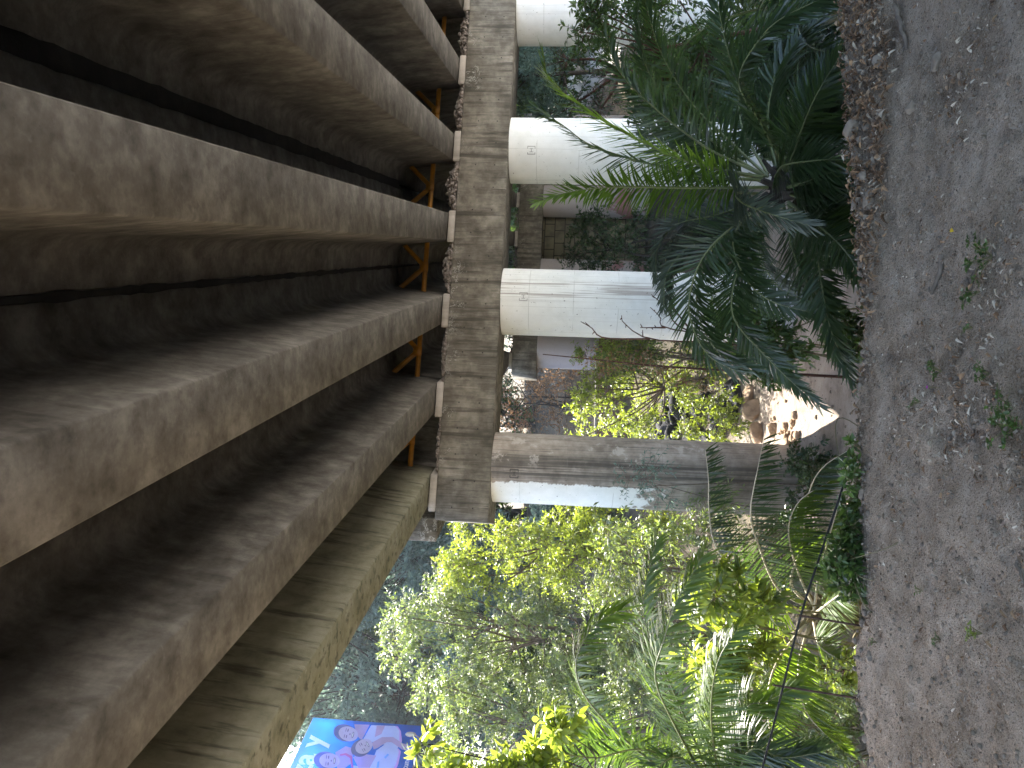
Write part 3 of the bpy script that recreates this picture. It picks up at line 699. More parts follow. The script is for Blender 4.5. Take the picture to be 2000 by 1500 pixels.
# left palms
PB2 = at(1615, 1195, 7.6); PB2[2] = float(gz(PB2[0], PB2[1]))
palm2 = empty('palm', PB2, 'palm at lower left with long pale shining frond stalks reaching towards the stained pillar', 'palm')
mb = MB(); top = at(1590, 1195, 7.6); tube(mb, smooth_path([PB2-[0, 0, .1], (PB2+top)/2, top], 8), np.linspace(.2, .13, 8), 12)
for q in range(40):
    a = q*2.4; t = .15+.85*q/40; c = PB2*(1-t)+top*t; d = np.array([math.cos(a), math.sin(a), 1.1]); tube(mb, [c+d*.07, c+d*.16, c+d*np.array([.25, .25, .22])], [.03, .026, .012], 5)
mb.build('trunk', [M['stem']], palm2, False, PB2)
DRY, DRL = [M['rachis_dry'], M['palm']], [M['rachis_dry'], M['palm_lit']]
F2 = [
 ([(1590, 1190, 7.6), (1545, 1140, 7.4), (1565, 1068, 7.2), (1578, 970, 6.9), (1605, 915, 6.7), (1662, 876, 6.5)], DRY, .40, 0, .5),
 ([(1588, 1190, 7.6), (1520, 1150, 7.4), (1480, 1060, 7.2), (1466, 1000, 7.0), (1480, 915, 6.8), (1492, 858, 6.7)], DRY, .40, 0, .5),
 ([(1570, 1200, 7.6), (1460, 1140, 7.5), (1400, 1070, 7.3), (1385, 1000, 7.2), (1384, 940, 7.1), (1378, 880, 7.0)], DRY, .38, 0, .45),
 ([(1590, 1190, 7.5), (1600, 1120, 7.2), (1622, 1040, 6.9), (1640, 980, 6.7)], DRL, .36, 0, .7),
 ([(1590, 1200, 7.5), (1615, 1180, 7.0), (1655, 1150, 6.5)], DRL, .36, .1, .2),
 ([(1580, 1210, 7.6), (1520, 1290, 7.4), (1500, 1360, 7.2), (1510, 1450, 7.0), (1560, 1530, 6.9)], DRL, .42, 0, .6),
 ([(1585, 1210, 7.6), (1560, 1300, 7.3), (1575, 1390, 7.1), (1640, 1460, 7.0)], DRL, .40, 0, .6),
 ([(1590, 1215, 7.4), (1600, 1260, 6.9), (1640, 1290, 6.5)], DRL, .36, .1, .4),
 ([(1575, 1190, 7.8), (1510, 1200, 7.9), (1440, 1190, 8.0), (1400, 1150, 8.1)], DRL, .38, .2, .3),
 ([(1590, 1185, 7.5), (1560, 1120, 7.2), (1540, 1040, 7.0), (1560, 980, 6.9), (1620, 940, 6.8)], DRL, .38, 0, .6),
]
for i, (p, m, lf, ve, dr) in enumerate(F2): frond(palm2, PB2, px(*p), m, lf*1.1, 84, .019, vee=ve, droop=.08, hang=1.1 if i in (0, 1, 2, 5, 6, 9) else .4, r0=.019, thin=.92, seed=50+i, start=.2)
PB3 = at(1560, 1600, 6.6); PB3[2] = float(gz(PB3[0], PB3[1]))
palm3 = empty('palm', PB3, 'bright sunlit palm at the left edge with broad arching yellow green fronds', 'palm')
mb = MB(); top = at(1430, 1600, 6.6); tube(mb, smooth_path([PB3-[0, 0, .1], (PB3+top)/2, top], 8), np.linspace(.2, .14, 8), 12); mb.build('trunk', [M['stem']], palm3, False, PB3)
F3 = [
 ([(1420, 1600, 6.6), (1250, 1470, 6.4), (1150, 1370, 6.2), (1125, 1295, 6.0), (1160, 1222, 5.9), (1212, 1192, 5.85)], LT, .42, .0, .6),
 ([(1420, 1600, 6.6), (1320, 1420, 6.3), (1280, 1325, 6.1), (1297, 1250, 6.0), (1322, 1175, 5.9), (1372, 1088, 5.8)], LT, .46, .1, .4),
 ([(1420, 1600, 6.7), (1320, 1360, 6.8), (1268, 1245, 6.8), (1258, 1165, 6.8), (1282, 1058, 6.8)], LT, .46, .2, .35),
 ([(1420, 1600, 6.6), (1280, 1470, 6.3), (1160, 1480, 6.0), (1080, 1460, 5.9), (1060, 1400, 5.8)], DK, .40, .1, .4),
 ([(1420, 1600, 6.6), (1330, 1480, 6.2), (1250, 1530, 6.0), (1150, 1560, 5.8)], DK, .40, .1, .4),
 ([(1420, 1600, 6.5), (1390, 1420, 6.2), (1400, 1300, 6.0), (1440, 1230, 5.9)], LT, .40, .0, .5),
 ([(1420, 1600, 6.5), (1450, 1400, 6.3), (1500, 1370, 6.2), (1560, 1340, 6.1)], LT, .40, .0, .5),
 ([(1420, 1600, 6.4), (1460, 1470, 6.1), (1530, 1480, 5.9), (1600, 1470, 5.8)], DK, .40, .0, .5),
 ([(1420, 1600, 6.7), (1250, 1460, 6.9), (1140, 1440, 7.0), (1085, 1390, 7.0)], LT, .40, .2, .4),
]
for i, (p, m, lf, ve, dr) in enumerate(F3): frond(palm3, PB3, px(*p), m, lf*1.12, 104, .023, vee=ve, nrm_hint=(.15, -.6, .7), droop=dr*.6, r0=.02, seed=80+i, start=.16)

PB4 = at(1640, 20, 8.2); PB4[2] = float(gz(PB4[0], PB4[1]))
palm4 = empty('palm', PB4, 'dark shaded palm at the right edge behind the stony bank edge', 'palm')
mb = MB(); top = at(1590, 20, 8.2); tube(mb, smooth_path([PB4-[0, 0, .1], (PB4+top)/2, top], 8), np.linspace(.2, .13, 8), 12); mb.build('trunk', [M['stem']], palm4, False, PB4)
F4 = [
 [(1585, 25, 8.2), (1500, 60, 7.9), (1420, 130, 7.7), (1360, 225, 7.6)], [(1590, 30, 8.2), (1540, 100, 7.8), (1500, 200, 7.5), (1520, 300, 7.3)],
 [(1590, 30, 8.2), (1560, 120, 7.6), (1570, 210, 7.2), (1640, 280, 7.0)], [(1580, 10, 8.2), (1470, 20, 8.1), (1370, 60, 8.0), (1300, 130, 8.0)],
 [(1590, 20, 8.1), (1590, 90, 7.4), (1620, 150, 7.0), (1680, 190, 6.8)], [(1580, 0, 8.2), (1480, -20, 8.0), (1400, -60, 7.9)],
 [(1595, 10, 8.0), (1560, 40, 7.2), (1580, 90, 6.7), (1660, 110, 6.4)], [(1590, 30, 8.3), (1520, 150, 8.3), (1500, 260, 8.3), (1540, 350, 8.2)]]
for i, p in enumerate(F4): frond(palm4, PB4, px(*p), DK, .40, 76, .018, vee=.1, droop=.15, r0=.02, seed=120+i, start=.14)

# ---- leafy trees and shrubs
def region(poly, step, ylo, yhi, seed, jit=.45):
    rg = np.random.default_rng(seed); poly = np.array(poly, float); out = []
    x0, y0 = poly.min(0); x1, y1 = poly.max(0)
    def inside(q):
        c = False; n = len(poly)
        for i in range(n):
            a, b = poly[i], poly[i-1]
            if (a[1] > q[1]) != (b[1] > q[1]) and q[0] < (b[0]-a[0])*(q[1]-a[1])/(b[1]-a[1])+a[0]: c = not c
        return c
    for xx in np.arange(x0, x1+1, step):
        for yy in np.arange(y0, y1+1, step):
            q = (xx+rg.normal(0, step*jit), yy+rg.normal(0, step*jit))
            if inside(q): Y = rg.uniform(ylo, yhi); out.append((at(q[0], q[1], Y), step*Y/1450))
    return out
def plant(name, label, cat, base, clumps, ntw, nl, lsize, lasp, lmat, bmat, seed, trunk=None, tr=.12, group=None, fine=False, droop=.3, rscale=1.0, tint=(.5, .32), limb_r=.025, names=('trunk', 'crown'), curl=.15, upness=.25, trunks=1, bare=0.0, nb=(0, -.12, 1.0), nr=.62):
    rg = np.random.default_rng(seed); base = np.asarray(base, float)
    e = empty(name, base, label, cat, group)
    wood = MB(); leaf = MB()
    C = np.array([c for c, r in clumps]); RR = np.array([r for c, r in clumps])*rscale
    ctr = C.mean(0)
    forks = []
    for q in range(trunks):
        off = np.array([rg.normal(0, .25), rg.normal(0, .25), 0])*(trunks > 1)
        topq = ctr*.75+C[rg.integers(len(C))]*.25 if trunks > 1 else ctr
        tp = trunk if (trunk is not None and q == 0) else [base+off-[0, 0, .15], base*.6+off+topq*.4+[rg.normal(0, .12), rg.normal(0, .12), 0], topq]
        TP = smooth_path(tp, 14); tube(wood, TP, tr*np.linspace(1, .35, 14)/(1 if q == 0 else 1.4), 8); forks.append(TP)
    for c, r in zip(C, RR):                  # limbs from the trunk out to every clump
        TP = forks[rg.integers(len(forks))]
        hh = np.linspace(.35, 1, 8); st = TP[(hh*13).astype(int)]; cand = st[np.argmin(np.linalg.norm(st-c, axis=1)+np.where(st[:, 2] > c[2]+.3, 9, 0))]
        mid = (cand+c)/2+np.array([rg.normal(0, .1*r), rg.normal(0, .1*r), -.15*np.linalg.norm(c-cand)*rg.random()])
        tube(wood, smooth_path([cand, mid, c], 7), limb_r*np.linspace(1, .4, 7), 5, cap=False)
    n = len(C)*ntw; ci = np.repeat(np.arange(len(C)), ntw)
    dirs = nrm(rg.normal(size=(n, 3))+np.array([0, 0, upness])); ln = RR[ci]*rg.uniform(.55, 1.25, n)
    s0 = C[ci]+dirs*(RR[ci]*.12)[:, None]; s1 = s0+dirs*ln[:, None]; s1[:, 2] -= droop*ln*rg.uniform(.4, 1.2, n); smid = (s0+s1)/2; smid[:, 2] += droop*ln*.22
    # twigs as thin 3-sided tubes (vectorised)
    ax = nrm(np.cross(dirs, rg.normal(size=(n, 3)))); bx = np.cross(dirs, ax); rad = np.maximum(.0035, limb_r*.16)
    rings = []
    for p, k in ((s0, 1.0), (smid, .75), (s1, .4)):
        for a in range(3): rings.append(p+rad*k*(ax*math.cos(a*2.094)+bx*math.sin(a*2.094)))
    V = np.stack(rings, 1).reshape(-1, 3); i = np.arange(n)[:, None]*9
    wood.add(V, [np.concatenate([i+np.array([[r_*3+a, r_*3+(a+1) % 3, r_*3+3+(a+1) % 3, r_*3+3+a]]) for r_ in range(2) for a in range(3)])])
    keep = rg.random(n) >= bare
    u = np.tile(np.linspace(.22, 1, nl), n); ti = np.repeat(np.arange(n), nl); m = keep[ti]; u = u[m]; ti = ti[m]; u = np.clip(u+rg.normal(0, .03, len(u)), 0, 1)[:, None]
    P = (1-u)**2*s0[ti]+2*u*(1-u)*(2*smid-.5*(s0+s1))[ti]+u**2*s1[ti]
    tdir = nrm((s1-s0)[ti]); side = nrm(np.cross(tdir, rg.normal(size=tdir.shape)))
    D = nrm(tdir*.6+side*.9+np.array([0, 0, -.35*droop*2])+rg.normal(0, .2, tdir.shape))
    N = nrm(np.array(nb)+rg.normal(0, nr, D.shape))
    L = lsize*rg.uniform(.65, 1.2, len(P)); ct = rg.normal(0, .24, len(C))
    leaves(leaf, P, D, N, L, L*lasp*rg.uniform(.85, 1.15, len(P)), rg.normal(tint[0], tint[1], len(P))+ct[ci][ti], fine=fine, curl=curl, fold=.09)
    wood.build(names[0], [bmat], e, True, base); leaf.build(names[1], [lmat], e, False, base)
    return e
def foot(x, y, Y, dz=0):
    p = at(x, y, Y); p[2] = float(gz(p[0], p[1]))+dz; return p

# sunlit trees beyond the left side of the bridge
plant('broadleaf_tree', 'sunlit yellow green tree right behind the stained pillar at the end of the pier cap', 'tree', foot(1300, 1120, 15), region([(870, 995), (850, 1060), (900, 1150), (960, 1190), (1320, 1180), (1320, 985), (960, 985)], 54, 14.2, 16.6, 1), 40, 17, .098, .36, M['leaf_lime'], M['bark'], 1, tr=.11, tint=(.55, .25), trunks=3)
plant('broadleaf_tree', 'tall glittering sunlit tree in the middle of the left trees, leaves flashing white', 'tree', foot(1300, 1230, 14.5), region([(845, 1070), (800, 1150), (755, 1215), (752, 1270), (800, 1330), (1000, 1340), (1300, 1330), (1300, 1120), (950, 1150)], 54, 13.2, 16.2, 2), 40, 17, .10, .34, M['leaf_sun'], M['bark'], 2, tr=.12, trunks=3, nb=(.3, -.38, 1.0), nr=.30)
plant('broadleaf_tree', 'sunlit leafy tree below the billboard at far left', 'tree', foot(1300, 1420, 13.5), region([(790, 1320), (850, 1400), (870, 1450), (880, 1560), (1330, 1560), (1330, 1320)], 54, 12.2, 15, 3), 40, 17, .10, .34, M['leaf_sun'], M['bark'], 3, tr=.12, tint=(.6, .25), trunks=3, nb=(.3, -.38, 1.0), nr=.36)
# taller trees behind
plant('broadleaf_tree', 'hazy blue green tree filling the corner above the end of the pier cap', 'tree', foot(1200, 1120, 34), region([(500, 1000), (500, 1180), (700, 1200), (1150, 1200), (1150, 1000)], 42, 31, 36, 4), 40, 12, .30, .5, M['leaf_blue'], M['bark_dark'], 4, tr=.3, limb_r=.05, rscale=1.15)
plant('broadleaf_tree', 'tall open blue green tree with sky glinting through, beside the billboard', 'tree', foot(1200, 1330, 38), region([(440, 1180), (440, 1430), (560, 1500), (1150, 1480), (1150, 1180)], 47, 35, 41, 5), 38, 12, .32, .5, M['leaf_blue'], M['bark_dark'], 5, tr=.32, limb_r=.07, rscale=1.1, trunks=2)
# shrubs seen between the pillars
plant('shrub', 'bright sunlit shrub on the slope between the stained pillar and the drip-streaked one', 'shrub', foot(1430, 740, 18.5), region([(1135, 680), (1130, 860), (1200, 870), (1310, 850), (1300, 770), (1430, 790), (1440, 865), (1450, 690), (1300, 665)], 40, 17.0, 19.5, 6), 24, 14, .105, .34, M['leaf_lime'], M['bark'], 6, tr=.05, names=('stems', 'foliage'), trunks=5)
plant('shrub', 'green shrub in half shade just left of the drip-streaked pillar', 'shrub', foot(1430, 690, 17.2), region([(1100, 662), (1120, 720), (1330, 720), (1420, 690), (1400, 662)], 44, 16.6, 18, 7), 22, 13, .10, .34, M['leaf_mid'], M['bark'], 7, tr=.05, names=('stems', 'foliage'), trunks=4)
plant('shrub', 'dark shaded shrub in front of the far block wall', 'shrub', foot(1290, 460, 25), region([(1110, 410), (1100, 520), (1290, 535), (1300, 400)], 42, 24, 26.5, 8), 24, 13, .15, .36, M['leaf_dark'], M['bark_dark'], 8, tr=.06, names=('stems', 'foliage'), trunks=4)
plant('dry_shrub', 'dry brown shrub on the sunny hillside seen under the pier cap', 'shrub', foot(1150, 790, 30), region([(960, 690), (960, 870), (1135, 870), (1135, 690)], 48, 28, 33, 9), 30, 9, .14, .5, M['leaf_dry'], M['bark_dark'], 9, tr=.06, names=('stems', 'foliage'), trunks=5, bare=.25)
plant('broadleaf_tree', 'dark leaning tree above the dry shrub, left of the drip-streaked pillar', 'tree', foot(1150, 700, 33), region([(900, 660), (900, 770), (1010, 770), (1010, 660)], 60, 31, 36, 10), 26, 11, .2, .42, M['leaf_mid'], M['bark_dark'], 10, tr=.14, limb_r=.06)
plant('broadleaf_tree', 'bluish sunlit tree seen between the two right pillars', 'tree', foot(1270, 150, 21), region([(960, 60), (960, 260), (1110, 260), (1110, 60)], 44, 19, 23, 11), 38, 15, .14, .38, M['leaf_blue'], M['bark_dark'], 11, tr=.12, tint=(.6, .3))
plant('broadleaf_tree', 'dark branchy tree with a reddish limb beneath the bluish one, between the right pillars', 'tree', foot(1320, 130, 18), region([(1090, 40), (1090, 260), (1330, 260), (1330, 40)], 58, 17, 20, 12), 26, 9, .12, .38, M['leaf_dark'], M['bark_red'], 12, tr=.11, limb_r=.05)
plant('leafy_tree', 'dark leafy tree hanging in front of the rightmost pillar', 'tree', foot(1480, 40, 9.0), region([(1135, -60), (1135, 90), (1190, 110), (1260, 60), (1280, -60)], 44, 8.6, 9.4, 13)+region([(1250, 60), (1240, 200), (1330, 280), (1420, 240), (1420, 60), (1300, -40)], 50, 8.6, 9.6, 14), 20, 12, .085, .36, M['leaf_mid'], M['bark_red'], 13, tr=.05, limb_r=.014, tint=(.35, .25))
plant('shrub', 'leafy green shrub standing before the drip-streaked pillar', 'shrub', foot(1560, 665, 8.6), region([(1405, 600), (1400, 700), (1470, 745), (1555, 740), (1560, 640), (1500, 580)], 34, 8.2, 9.0, 15), 18, 11, .105, .30, M['leaf_mid'], M['stem'], 14, tr=.02, limb_r=.009, fine=True, names=('stems', 'foliage'), trunks=4, tint=(.65, .25))
plant('shrub', 'small leafy seedling at the foot of the bank below the drooping frond', 'shrub', foot(1690, 690, 6.2), region([(1615, 630), (1615, 720), (1680, 730), (1690, 630)], 28, 5.8, 6.4, 16), 14, 10, .075, .34, M['leaf_mid'], M['stem'], 15, tr=.012, limb_r=.006, fine=True, names=('stems', 'foliage'), trunks=3)
plant('shrub', 'glossy yellow green bush among the left palms', 'shrub', foot(1540, 1230, 7.2), region([(1350, 1130), (1340, 1320), (1430, 1340), (1520, 1300), (1520, 1170), (1420, 1120)], 46, 6.2, 7.5, 17, .7), 17, 11, .135, .28, M['leaf_lime'], M['stem'], 16, tr=.02, limb_r=.009, fine=True, names=('stems', 'foliage'), trunks=5)
plant('shrub', 'sunlit tangled bush along the left edge behind the wire', 'shrub', foot(1600, 1440, 8.6), region([(1330, 1330), (1330, 1560), (1660, 1560), (1660, 1330), (1480, 1300)], 52, 7.8, 9.6, 18), 22, 13, .10, .34, M['leaf_sun'], M['stem'], 17, tr=.02, limb_r=.009, names=('stems', 'foliage'), trunks=6, tint=(.6, .3))
plant('shrub', 'sunlit bush filling the gap below the glittering tree', 'shrub', foot(1450, 1060, 12), region([(1180, 990), (1180, 1330), (1480, 1330), (1480, 1000)], 58, 10.6, 12.6, 19), 20, 13, .10, .34, M['leaf_sun'], M['stem'], 18, tr=.03, limb_r=.012, names=('stems', 'foliage'), trunks=6)
plant('shrub', 'low shaded ivy-like bush around the foot of the stained pillar', 'shrub', foot(1570, 930, 11.3), region([(1535, 868), (1530, 1100), (1640, 1100), (1640, 1000), (1590, 870)], 36, 10.2, 11.8, 20), 20, 12, .08, .5, M['leaf_dark'], M['stem'], 19, tr=.015, limb_r=.008, names=('stems', 'foliage'), trunks=6)
plant('sapling', 'slender grey leaved sapling rising in front of the stained pillar', 'sapling', foot(1560, 950, 10.6), region([(1225, 905), (1225, 985), (1330, 985), (1330, 905)], 40, 10.3, 10.9, 21), 9, 9, .07, .32, M['leaf_blue'], M['bark'], 20, tr=.018, limb_r=.008, trunks=2)
plant('branch_shrub', 'shrub at the left edge with large backlit lime leaves overlapping the billboard corner', 'shrub', foot(1640, 1545, 6.2), region([(805, 1475), (830, 1440), (850, 1500), (900, 1560), (1110, 1560), (1105, 1400), (1050, 1440), (900, 1500)], 42, 5.4, 5.9, 22), 11, 9, .115, .40, M['leaf_lime'], M['bark_dark'], 21, tr=.03, limb_r=.009, fine=True, names=('stems', 'foliage'), tint=(.85, .15))
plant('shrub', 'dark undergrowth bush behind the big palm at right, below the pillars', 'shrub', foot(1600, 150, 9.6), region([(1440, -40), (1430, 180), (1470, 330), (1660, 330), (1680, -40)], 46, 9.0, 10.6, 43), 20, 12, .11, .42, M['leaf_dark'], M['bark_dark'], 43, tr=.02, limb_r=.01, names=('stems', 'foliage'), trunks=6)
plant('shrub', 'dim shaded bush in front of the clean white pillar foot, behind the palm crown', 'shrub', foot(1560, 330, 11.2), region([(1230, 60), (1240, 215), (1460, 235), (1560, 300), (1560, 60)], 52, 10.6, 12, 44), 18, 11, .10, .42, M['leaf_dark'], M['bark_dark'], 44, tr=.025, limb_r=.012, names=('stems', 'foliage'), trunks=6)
plant('shrub', 'bright leafy sprigs hanging over the tan boulders beside the stained pillar', 'shrub', foot(1450, 850, 16.2), region([(1320, 770), (1320, 866), (1450, 866), (1425, 775)], 26, 15.6, 16.4, 46), 14, 12, .10, .36, M['leaf_lime'], M['bark'], 46, tr=.02, limb_r=.01, names=('stems', 'foliage'), trunks=4)
# thin bare dead stem standing between the pillars
mb = MB(); A = foot(1660, 738, 9.6); P = smooth_path([A-[0, 0, .1], at(1500, 728, 9.6), at(1300, 716, 9.6), at(1180, 704, 9.6), at(1060, 692, 9.6)], 24)
e = empty('dead_stalk', A, 'tall thin reddish dead stalk with rusty seed sprays, left of the drip-streaked pillar', 'stalk')
tube(mb, P, np.linspace(.022, .006, 24), 6); mb.build('stem', [M['bark_red']], e, True, A)
mb = MB(); rg = np.random.default_rng(31)
for (x, y) in ((1180, 712), (1150, 700), (1210, 706), (1260, 712), (1290, 720), (1330, 745), (1310, 735), (1240, 700), (1370, 750)):
    c = at(x, y, 9.6); n = 60; Pp = c+rg.normal(0, .09, (n, 3)); leaves(mb, Pp, rg.normal(size=(n, 3)), rg.normal(size=(n, 3)), np.full(n, .05), np.full(n, .02), rg.random(n)); tube(mb, [at(x+25, 716, 9.6), c], [.005, .003], 4)
mb.build('seed_spray', [M['leaf_dry']], e, False, A)
# bare budding twigs crossing the drip-streaked pillar
A = foot(1600, 700, 8.9); e = empty('twiggy_sapling', A, 'bare budding twigs reaching across the drip-streaked white pillar', 'sapling'); mb = MB()
for pts in ([(1560, 690), (1400, 670), (1270, 662), (1220, 632), (1214, 616)], [(1560, 690), (1420, 660), (1300, 640), (1290, 620), (1270, 600)], [(1270, 662), (1180, 660), (1155, 640), (1134, 628)], [(1420, 660), (1330, 640), (1300, 600), (1272, 575)], [(1300, 640), (1250, 640)], [(1345, 640), (1318, 605), (1310, 585)]):
    P = smooth_path(px(*[(a, b, 8.9) for a, b in pts]), 12); tube(mb, P, np.linspace(.012, .004, 12), 5)
    for q in range(4, 12, 2): tube(mb, [P[q], P[q]+rng.normal(0, .03, 3)+[0, 0, .02]], [.008, .004], 5)
tube(mb, smooth_path([A-[0, 0, .1], at(1560, 690, 8.9)], 4), .014, 5); mb.build('stem', [M['bark_red']], e, True, A)

# weeds on the bank
def weed(label, x, y, r, n, lsz, mat, seed, h=.05, group='weeds on the dirt bank'):
    c = atz(x, y, .0); c[2] = gz(c[0], c[1]); rg = np.random.default_rng(seed); mb = MB(); m = max(5, n//9)
    P = []; D = []
    for q in range(m):
        a = rg.uniform(0, 6.28); rr = r*rg.uniform(.3, 1); hh = h*rg.uniform(.4, 1.2); tip = c+[rr*math.cos(a), rr*.7*math.sin(a), hh]; tip[2] = max(tip[2], gz(tip[0], tip[1])+.01)
        pth = smooth_path([c, (c+tip)/2+[0, 0, hh*.5], tip], 7); tube(mb, pth, np.linspace(.0025, .001, 7), 4, 1)
        for w_ in range(n//m): s = rg.uniform(.3, 1); P.append(pth[int(s*6)]); D.append([rg.normal(), rg.normal(), .35])
    k = len(P); L = lsz*.75*rg.uniform(.5, 1.2, k); leaves(mb, np.array(P), np.array(D), nrm(np.array([0, 0, 1.])+rg.normal(0, .4, (k, 3))), L, L*.5, rg.normal(.55, .25, k), 0, True)
    o = mb.build('weed', [mat, M['stem']], org=c); return tag(o, label, 'weed', group)
weed('largest green weed sprawling on the dirt at centre right', 1935, 500, .13, 90, .035, M['leaf_mid'], 1, .07)
weed('green weed with long leaf beside the straight grey stick', 1915, 570, .08, 26, .04, M['leaf_mid'], 2, .05)
weed('low weed near the magenta flower', 1845, 725, .10, 60, .028, M['leaf_mid'], 3, .04)
weed('small weed right of the magenta flower', 1930, 730, .08, 50, .026, M['leaf_mid'], 4, .04)
weed('small dark weed sprig in the bare dirt near the sunlit wedge', 1805, 785, .06, 26, .026, M['leaf_mid'], 5, .04)
weed('spreading weed at the near edge below the dry leaf patch', 1985, 835, .15, 120, .032, M['leaf_mid'], 6, .06)
weed('weed with bluish leaves at the near edge', 1970, 795, .1, 50, .03, M['leaf_mid'], 7, .06)
weed('bright little tuft alone on the dirt at lower left', 1923, 1238, .055, 70, .022, M['leaf_lime'], 8, .045)
weed('tiny tuft beside an orange leaf at lower left', 1838, 1250, .045, 26, .02, M['leaf_mid'], 9, .03)
weed('tiny dark sprout close to the left bank edge', 1718, 1255, .03, 14, .022, M['leaf_mid'], 10, .03)
weed('faint tuft above the lone bright one', 1806, 1155, .04, 18, .02, M['leaf_mid'], 11, .03)
weed('pale sprout among the leaves at the right of the sticks', 1900, 640, .05, 24, .022, M['leaf_mid'], 12, .03)
c = atz(1840, 757, 0); c[2] = gz(c[0], c[1]); mb = MB(); tube(mb, [c, c+[0, 0, .05]], .0015, 4, 1)
a = np.arange(6)*1.047; leaves(mb, np.repeat([c+[0, 0, .05]], 6, 0), np.stack([np.cos(a), np.sin(a), .3+0*a], 1), np.repeat([[0, 0, 1.]], 6, 0), np.full(6, .009), np.full(6, .007), np.full(6, .5))
o = mb.build('flower', [M['flower'], M['stem']], org=c); tag(o, 'tiny magenta flower on the bare dirt', 'flower')
c = atz(1866, 452, 0); c[2] = gz(c[0], c[1])+.006; mb = MB(); leaves(mb, [c], [[.3, 1, .1]], [[.2, 0, 1.]], [.035], [.018], [.5], fine=True); o = mb.build('fallen_leaf', [M['yellow_leaf']], org=c); tag(o, 'single bright yellow fallen leaf on grey dirt', 'leaf')
# leafy plants on the left lip of the bank
for i, (x, y, lab) in enumerate(((1672, 965, 'leafy weed on the bank edge nearest the stained pillar'), (1655, 1015, 'tall broad-leaved weed on the left bank edge'), (1672, 1065, 'bushy green weed in the middle of the left bank edge clump'), (1680, 1115, 'feathery green weed at the left bank edge clump'), (1672, 1160, 'low green weed ending the bank edge clump'))):
    c = atz(x+12, y, 0); c[1] += .08; c[2] = gz(c[0], c[1]); cl_ = [(c+np.array([rng.normal(0, .08), rng.normal(0, .05), .04+.11*rng.random()]), .075) for _ in range(7)]
    plant('weed', lab, 'weed', c, cl_, 12, 8, .05 if i != 1 else .075, .4, M['leaf_mid'], M['stem'], 300+i, tr=.006, limb_r=.004, fine=True, names=('stems', 'foliage'), trunks=3, group='weeds on the bank edge', tint=(.6, .25))
plant('shrub', 'small sunlit creeper with rounded pale leaves at the bank edge behind the wire', 'shrub', foot(1668, 1300, 5.0, .0), region([(1600, 1270), (1600, 1320), (1665, 1345), (1672, 1280)], 22, 4.6, 5.2, 41), 12, 9, .035, .7, M['leaf_lime'], M['bark_red'], 42, tr=.01, limb_r=.005, names=('stems', 'foliage'), trunks=3)

# wire fence at the left
e = empty('wire_fence', atz(1668, 1220, 0), 'sagging black cable on two thin rusty stakes along the left bank edge', 'wire fence'); org = np.array(e.location)
mb = MB(); tube(mb, smooth_path(px((1478, 1545, 3.5), (1490, 1497, 3.55), (1515, 1400, 3.65), (1564, 1203, 3.8), (1600, 1090, 3.9), (1640, 970, 4.0), (1668, 885, 4.1)), 30), .006, 6); mb.build('cable', [M['black']], e, True, org)
for a, b in (((1560, 1202, 3.8), (1680, 1222, 3.8)), ((1510, 1338, 3.7), (1690, 1366, 3.7))):
    mb = MB(); tube(mb, px(a, b), .0055, 6); mb.build('stake', [M['rust']], e, True, org)

# boulders and rock slope between the pillars
for x, y, Y, s, lab in ((1460, 800, 15.4, .34, 'large tan boulder at the head of the sunlit wedge of path'), (1478, 845, 15.0, .30, 'mottled tan boulder beside the stained pillar'), (1430, 770, 15.9, .26, 'smaller tan boulder tucked under the sunlit shrub'), (1520, 842, 14.1, .2, 'low broken boulder at the edge of the sunlit path')):
    p = foot(x, y, Y); stone('boulder', p, s*.9, M['rock_tan'], lab, 'boulder', 'boulders by the sunlit path', .25, .8)
mb = MB(); n = 22; x = rng.normal(-3.02, .14, n); y = rng.normal(13.1, .32, n); scatter_stones(mb, np.stack([x, y, gz(x, y)+.02], 1), .03+.1*rng.random(n)**2, 1); o = mb.build('rubble', [M['rock_tan']]); tag(o, 'heap of broken tan rubble on the sunlit path', 'rubble', kind='stuff')
protos = []
for q in range(46):
    xx = rng.uniform(1215, 1430); yy = rng.uniform(755, 880); Y = 16.8+(1430-xx)/215*5
    p = foot(xx, yy, Y); lab = 'dark grey rock in the shaded rocky bank below the brick wall'
    if len(protos) < 4: o = stone('rock', p, .34, M['rock_shade'], lab, 'rock', 'rocks of the shaded bank', .3, .75); protos.append(o)
    else:
        o = protos[q % 4].copy(); COL.objects.link(o); o.location = p; o.rotation_euler = (rng.normal()*.3, rng.normal()*.3, rng.random()*6.28); s = rng.uniform(.6, 1.3); o.scale = (s, s, s*rng.uniform(.7, 1.1))
for q in range(14):
    xx = rng.uniform(1240, 1330); yy = rng.uniform(385, 520); p = foot(xx, yy, rng.uniform(20, 25)); o = protos[q % 4].copy(); COL.objects.link(o); o.location = p; o.rotation_euler = (rng.normal()*.3, rng.normal()*.3, rng.random()*6.28); s = rng.uniform(.4, .9); o.scale = (s, s, s)
    o['label'] = 'shadowed rock piled below the far graffiti pillar'; o['group'] = 'rocks below the far pillars'
# brick garden wall on the slope
A = at(1165, 870, 23.5); B = at(1160, 660, 25.5); mb = MB()
dx = B-A; L = np.linalg.norm(dx[:2]); box(mb, (0, 0, -1.6), (L, .25, .55)); box(mb, (-.04, -.04, .553), (L+.04, .29, .63), 1)
o = mb.build('brick_wall', [M['brick'], M['pad']]); o.location = (A[0], A[1], A[2]-.55); o.rotation_euler = (0, 0, math.atan2(dx[1], dx[0])); tag(o, 'low red brick wall on the slope behind the sunlit shrub', 'wall')

